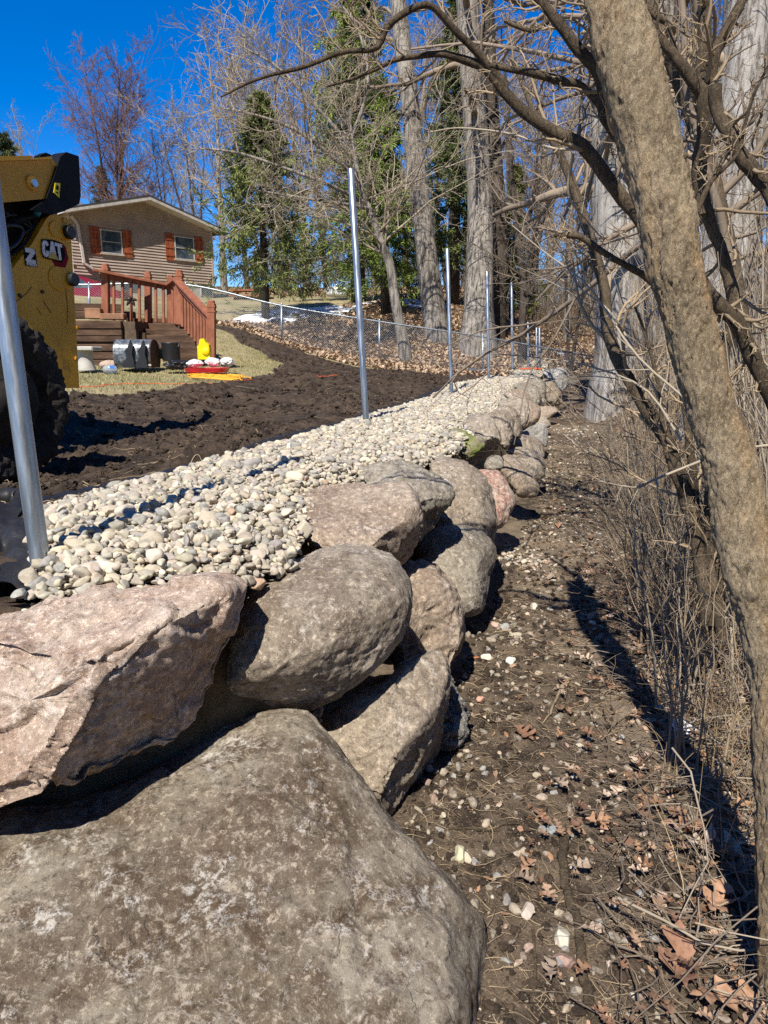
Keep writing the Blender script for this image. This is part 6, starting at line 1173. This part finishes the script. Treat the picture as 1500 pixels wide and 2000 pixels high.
# ------------------------------------------------------------------ leaves, dead stems, snow, sticks
lf = NT('dead_oak_leaves'); lf.color(lf.mix(lf.ramp(lf.noise(60, lf.mapping(), 4), .4, .65, 0, .5), lf.attr('tint', 'Color'), (.13, .06, .03))); lf.rough(.7); lf.b.inputs['Specular IOR Level'].default_value = .35; LEAF = lf.m
LC = np.array([(.34, .20, .12), (.44, .29, .19), (.24, .13, .08), (.50, .39, .29), (.18, .11, .07), (.34, .19, .10)])
def simple_leaves(x, y, size, seed, lift=.01, tilt=.5):
    r = np.random.default_rng(seed); n = len(x); z = H(x, y)+lift+r.uniform(0, .03, n)*size/.1; a = r.uniform(0, 6.283, n); s_ = size*r.uniform(.6, 1.3, n)
    U = np.stack([np.cos(a), np.sin(a), r.normal(0, tilt, n)], 1); W = np.stack([-np.sin(a), np.cos(a), r.normal(0, tilt, n)], 1)*.6; c = np.stack([x, y, z], 1); s_ = s_[:, None]; cu = np.array([0, 0, 1.])*s_*r.uniform(-.1, .35, (n, 1))
    V = np.stack([c-U*s_*.5, c-U*s_*.1-W*s_*.5+cu, c+U*s_*.32-W*s_*.33+cu, c+U*s_*.5, c+U*s_*.32+W*s_*.33+cu, c-U*s_*.1+W*s_*.5+cu], 1).reshape(-1, 3); b = np.arange(n)[:, None]*6
    F = np.concatenate([b+np.array([[0, 1, 2, 3]]), b+np.array([[0, 3, 4, 5]])]); C = np.repeat(LC[r.integers(0, 6, n)]*r.uniform(.7, 1.2, (n, 1))*1, 6, 0) if seed != 1 else np.repeat((LC[r.integers(0, 6, n)]*.6+np.array([.24, .195, .13]))*r.uniform(.75, 1.25, (n, 1)), 6, 0); return V, F, C
LV = []; r = np.random.default_rng(123)
x = r.uniform(-14, 22, 260000); y = 16+34*r.random(260000)**1.5; m_ = leafy_mask(x, y) & (r.random(260000) < .8) & (x > -.62*y) & (x < .56*y+2); LV.append(simple_leaves(x[m_], y[m_], .13, 1, .015))
x = r.uniform(1.0, 14, 60000); y = r.uniform(1, 24, 60000); d = x-wx(y); m_ = (d > .1) & (r.random(60000) < .03+.55*sstep(.9, 1.9, d)) & (x < .56*y+2.2); LV.append(simple_leaves(x[m_], y[m_], .085, 2, .005))
x = r.uniform(.2, 4, 14000); y = r.uniform(1, 6, 14000); d = x-wx(y); m_ = (d > .1) & (r.random(14000) < .10+.5*sstep(.5, 1.3, d)); LV.append(simple_leaves(x[m_], y[m_], .028, 3, .003))
V = np.concatenate([a[0] for a in LV]); o = 0; F = []
for a in LV: F.append(a[1]+o); o += len(a[0])
tag(mesh_np('leaf_litter', V, [np.concatenate(F)], LEAF, smooth=False, attrs={'tint': np.concatenate([a[2] for a in LV])}), kind='stuff')
# lobed oak leaves near the viewer
def oakleaf(c, a, s_, r, col, name='oak_leaf', label=None):
    half = [(0, 0), (.05, .02), (.16, .05), (.22, .20), (.29, .22), (.33, .10), (.40, .10), (.46, .30), (.55, .34), (.60, .26), (.58, .12), (.66, .11), (.74, .25), (.82, .25), (.84, .15), (.82, .08), (.92, .08), (1, .0)]
    P = []; 
    for i_ in range(len(half)): P.append(half[i_])
    mid = [(p[0], 0) for p in half]; nn = len(half); xs = np.array([p[0] for p in half]); wv = np.array([p[1] for p in half])
    cur = r.uniform(-.9, 1.2); cup = r.uniform(.3, 2.6); tw = r.normal(0, .8); wsc = r.uniform(.7, 1.1); jit = r.normal(0, .035, 18); ca, sa = math.cos(a), math.sin(a)
    def pt(x, w_): zz = cup*w_*w_*1.2+cur*(x-.5)**2+tw*w_*(x-.5)+.07*math.sin(x*9+w_*7); xx = (x-.5)*s_; yy = w_*s_; return (c[0]+xx*ca-yy*sa, c[1]+xx*sa+yy*ca, c[2]+zz*s_*.8+.006)
    V = []; 
    for j_ in (-1, -.5, 0, .5, 1): V += [pt(x, (w_+(jt if j_ > 0 else -jt)*(w_ > .1))*j_*wsc) for x, w_, jt in zip(xs, wv, jit)]
    F = []
    for j_ in range(4):
        for i_ in range(nn-1): F.append([j_*nn+i_, j_*nn+i_+1, (j_+1)*nn+i_+1, (j_+1)*nn+i_])
    return np.array(V), np.array(F), np.repeat(np.array(col)[None], len(V), 0)
oaks = [((1020, 1430), 0.140, 'large pale brown oak leaf in the twigs near the middle of the path'), ((1205, 1545), 0.112, 'pinkish brown lobed leaf below the branch shadow'), ((1030, 1690), 0.085, 'small brown lobed leaf left of the thick stick'), ((1340, 1615), 0.159, 'big tan oak leaf, topmost in the pile beside the leaning trunk'), ((1400, 1660), 0.187, 'broad bright brown leaf against the leaning trunk'), ((1290, 1760), 0.112, 'curled reddish leaf right of the thick stick'),
        ((1400, 1760), 0.187, 'wide pinkish leaf below the bright brown one by the trunk'), ((1330, 1890), 0.225, 'long tan lobed leaf in the bottom right pile'), ((1420, 1950), 0.187, 'oak leaf in the bottom right corner'), ((1240, 1400), 0.103, 'orange brown leaf at the thicket edge'), ((1190, 1190), 0.112, 'rust coloured leaf below the dry stems'), ((1310, 1320), 0.122, 'tan leaf at the foot of the upright stems'), ((1170, 1610), 0.094, 'pale leaf lying right of the dark blue grey stone'), ((1250, 1500), 0.103, 'brown leaf in the trunk shadow')]
r = np.random.default_rng(55)
for (uv, s_, lab) in oaks:
    a = at_z(*uv, -.88); a[2] = gz(a[0], a[1])+.02; a = at_z(*uv, a[2]); V, F, C = oakleaf(a, r.uniform(0, 6.28), s_, r, LC[r.integers(0, 4)]*r.uniform(.95, 1.25)); tag(mesh_np('oak_leaf', V, [F], LEAF, attrs={'tint': C}, loc=a), lab, 'leaf', 'single dead leaves lying on the lower path')
AV, AF, AC = [], [], []; o = 0
for q in range(480):
    y = 1.2+r.random()**1.2*4.5; x = float(wx(y))+.50+abs(r.normal(.50, .40)); z = gz(x, y)+.015+r.uniform(0, .04)
    V, F, C = oakleaf((x, y, z), r.uniform(0, 6.28), r.uniform(.03, .085), r, LC[r.integers(0, 6)]*r.uniform(.5, 1.05)); AV.append(V); AF.append(F+o); AC.append(C); o += len(V)
tag(mesh_np('oak_leaf_litter', np.concatenate(AV), [np.concatenate(AF)], LEAF, attrs={'tint': np.concatenate(AC)}), kind='stuff')
# twigs and dead stems lying about
def litter(n, xf, yr, L, rad, seed, mat, name, z=.01, lift=.10, curve=.15):
    r = np.random.default_rng(seed); y = yr[0]+r.random(n)**1.3*(yr[1]-yr[0]); x = xf(y, r, n); a = r.uniform(0, 6.283, n); l = L*np.exp(r.normal(0, .5, n)); m = 7; s_ = np.linspace(-.5, .5, m)[None]; P = np.zeros((n, m, 3)); cv = r.normal(0, curve, (n, 1))
    P[..., 0] = x[:, None]+np.cos(a)[:, None]*l[:, None]*s_-np.sin(a)[:, None]*cv*l[:, None]*s_**2*4; P[..., 1] = y[:, None]+np.sin(a)[:, None]*l[:, None]*s_+np.cos(a)[:, None]*cv*l[:, None]*s_**2*4; P += r.normal(0, .012, P.shape)*l[:, None, None]
    P[..., 2] = H(P[..., 0], P[..., 1])+z+np.abs(r.normal(0, lift, (n, 1)))*l[:, None]*r.random((n, 1))+s_*r.normal(0, lift, (n, 1))*l[:, None]+.25*lift*l[:, None]; R = rad*np.exp(r.normal(0, .4, n))[:, None]*np.linspace(1, .5, m)[None]
    V, F = tubes(P, R, 4); return tag(mesh_np(name, V, [F], mat), kind='stuff')
litter(6000, lambda y, r, n: wx(y)+.1+np.abs(r.normal(0, .9, n)), (1.2, 12), .06, .0013, 61, B_twigtan, 'twig_litter', .004, .05)
litter(900, lambda y, r, n: wx(y)+1.0+np.abs(r.normal(0, .8, n)), (1.3, 14), .26, .0022, 62, B_twigpale, 'dead_stems', .01, .25)
litter(2600, lambda y, r, n: wx(y)+.75+np.abs(r.normal(0, .9, n)), (1.3, 14), .20, .0020, 65, B_twig, 'fallen_twigs', .01, .30, .35)
litter(300, lambda y, r, n: fx(y)-.2-np.abs(r.normal(0, 2.0, n)), (3, 14), .13, .0025, 63, B_twigtan, 'soil_debris', .004, .06)
# dry upright grass at the thicket edge
def drygrass(n, xf, yr, h, seed, name, mat, w_=.0022, zf=None):
    r = np.random.default_rng(seed); y = yr[0]+r.random(n)*(yr[1]-yr[0]); x = xf(y, r, n); z = H(x, y); m = 5; s_ = np.linspace(0, 1, m)[None]; az = r.uniform(0, 6.28, n)[:, None]; hh = h*np.exp(r.normal(0, .4, n))[:, None]; b = np.abs(r.normal(.35, .35, n))[:, None]
    P = np.stack([x[:, None]+np.cos(az)*b*hh*s_**1.6, y[:, None]+np.sin(az)*b*hh*s_**1.6, z[:, None]-.01+hh*s_*(1-.25*b*s_)], -1); V, F = tubes(P, w_*(1-.7*s_)*np.ones((n, 1)), 3); return tag(mesh_np(name, V, [F], mat, smooth=False), kind='stuff')
straw = plain('dry_straw', (.36, .27, .15), .8, var=.35, scale=3)
drygrass(1500, lambda y, r, n: wx(y)+.95+np.abs(r.normal(0, .7, n)), (1.8, 9), .16, 71, 'dry_grass', straw)
drygrass(1400, lambda y, r, n: wx(y)+1.3+np.abs(r.normal(0, 2, n)), (8, 22), .35, 72, 'dry_weeds', straw, .004)
# short pale lawn
r = np.random.default_rng(81); n = 60000; x = r.uniform(-9, 1, n); y = r.uniform(7, 24, n); k_ = (~dirt_mask(x, y)) & (~leafy_mask(x, y)) & (x > -.6*y) & (x < fx(y)-1); x, y = x[k_], y[k_]; z = H(x, y); n = len(x)
a = r.uniform(0, 6.28, n); hh = r.uniform(.02, .06, n); w_ = np.stack([np.cos(a), np.sin(a), a*0], 1)*.006; tp2 = np.stack([r.normal(0, .03, n), r.normal(0, .03, n), hh], 1); c = np.stack([x, y, z-.004], 1)
gm = NT('winter_lawn_blades'); gm.color(gm.attr('tint', 'Color')); gm.rough(.8)
gc = np.array([(.36, .30, .14), (.27, .25, .10), (.42, .36, .2), (.17, .19, .06)])[r.integers(0, 4, n)]
tag(mesh_np('lawn_grass', np.stack([c-w_, c+w_, c+tp2], 1).reshape(-1, 3), [np.arange(n*3).reshape(-1, 3)], gm.m, smooth=False, attrs={'tint': np.repeat(gc, 3, 0)}), kind='stuff')
# snow lying in the tree shade behind the fence
snow = NT('old_snow'); snow.color((.78, .80, .83)); snow.rough(.6); snow.bump(snow.noise(9, snow.mapping(), 5), .5, .02)
def snowpatch(poly, name, label, seed, thr=-.05, res=.10, hh=.05, sc=1.1):
    P = pxpoly(poly); lo, hi = P.min(0)-.5, P.max(0)+.5; xs = np.arange(lo[0], hi[0], res); ys_ = np.arange(lo[1], hi[1], res); X, Y = np.meshgrid(xs, ys_); a, b = warp(X, Y, .3, 1.2, seed); ins = in_poly(a, b, P) & (fbm2(X, Y*.6, sc, seed+2, 4, .6) > thr); k = ins[:-1, :-1] & ins[1:, :-1] & ins[:-1, 1:] & ins[1:, 1:]
    edge = np.zeros_like(X); c_ = ins.astype(float)
    for _ in range(3): c_[1:-1, 1:-1] = (c_[:-2, 1:-1]+c_[2:, 1:-1]+c_[1:-1, :-2]+c_[1:-1, 2:]+c_[1:-1, 1:-1])/5
    Z = H(X, Y)+.004+hh*np.clip(c_*2-1, -.3, 1)+.01*fbm2(X, Y, 4, seed+5, 2); w = X.shape[1]; i, j = np.nonzero(k); F = np.stack([i*w+j, i*w+j+1, (i+1)*w+j+1, (i+1)*w+j], 1)
    used_ = np.unique(F); mp = np.full(X.size, -1); mp[used_] = np.arange(len(used_)); return tag(mesh_np(name, np.stack([X, Y, Z], -1).reshape(-1, 3)[used_], [mp[F]], snow.m), label, 'snow patch', None)
snowpatch([(440, 630, 24.5), (470, 612, 26), (560, 603, 28), (700, 597, 30), (780, 592, 32), (900, 590, 34), (905, 600, 31), (780, 606, 28.5), (650, 612, 27), (540, 622, 25.3), (460, 636, 23.8)], 'snow_patch', 'long thin patch of old snow in the tree shade behind the fence', 7, -.12, hh=.09)
m = snowpatch
for (u, v, y_, s_, lab) in [(1352, 1245, 2.75, .045, 'small white lump of snow at the foot of the upright stems'), (1290, 1160, 3.1, .022, 'tiny remnant of snow among the dry stems, behind the first lump'), (1098, 633, 30, .22, 'small white patch of snow far up the leafy slope')]:
    V0, F0 = ico(3); a = at_y(u, v, y_); a[2] = gz(a[0], a[1])+.02; P = V0*(1+.35*fbm(V0*2, 5, 3))[:, None]*np.array([s_, s_*1.3, s_*.4]); tag(mesh_np('snow_lump', a+P, [F0], snow.m, loc=a), lab, 'snow', None)
# sticks one can tell apart
def stick(L, w, label, seed, mat=B_stem):
    P, R = resample(np.array([at_z(u, v, -.9+.03) for u, v in L]), np.array(w)/2, 60); P[:, 2] = H(P[:, 0], P[:, 1])+R*.8+.004; P = P+R.mean()*.5*np.stack([fbm(P*25, seed+q, 3) for q in range(3)], 1); R = R*(1+.15*fbm(P*60, seed+4, 2))
    V, F = tubes(P[None], R[None], 12); k = 12; n = 60; tag(mesh_np('stick', V, [F, np.arange(k)[None], (np.arange(k)+(n-1)*k)[None, ::-1]], mat), label, 'stick', None)
stick([(1105, 1610), (1102, 1690), (1125, 1760), (1140, 1840), (1150, 1900), (1185, 2010)], [.030, .030, .026, .027, .027, .028], 'thick straight stick pointing at the viewer on the lower path', 1)
stick([(1042, 1780), (1048, 1860), (1040, 1930)], [.008, .009, .007], 'thin straight twig left of the thick stick', 2)
stick([(1112, 1315), (1090, 1350), (1075, 1385), (1060, 1400)], [.016, .014, .010, .006], 'tan splintered stick near the branch shadow', 3, B_twigtan)
stick([(1150, 1370), (1118, 1400)], [.012, .010], 'short grey stick right of the tan splintered one', 4)
stick([(875, 1605), (935, 1612), (1020, 1596)], [.007, .008, .005], 'thin bent twig near the front slab', 5)
stick([(1125, 895), (1150, 890), (1185, 893)], [.03, .03, .02], 'pale barkless stick crossing the path farther up', 6, B_twigpale)
stick([(1100, 865), (1130, 882)], [.03, .02], 'short pale stick by the white rubble heap', 7, B_twigpale)
stick([(390, 905), (430, 908), (470, 918)], [.01, .01, .006], 'pale twig', 8, B_twigpale) if 0 else None
stick([(915, 1282), (936, 1279)], [.012, .012], 'short orange twig beside the pale cream stone', 9, plain('orange_twig', (.45, .17, .06), .7))
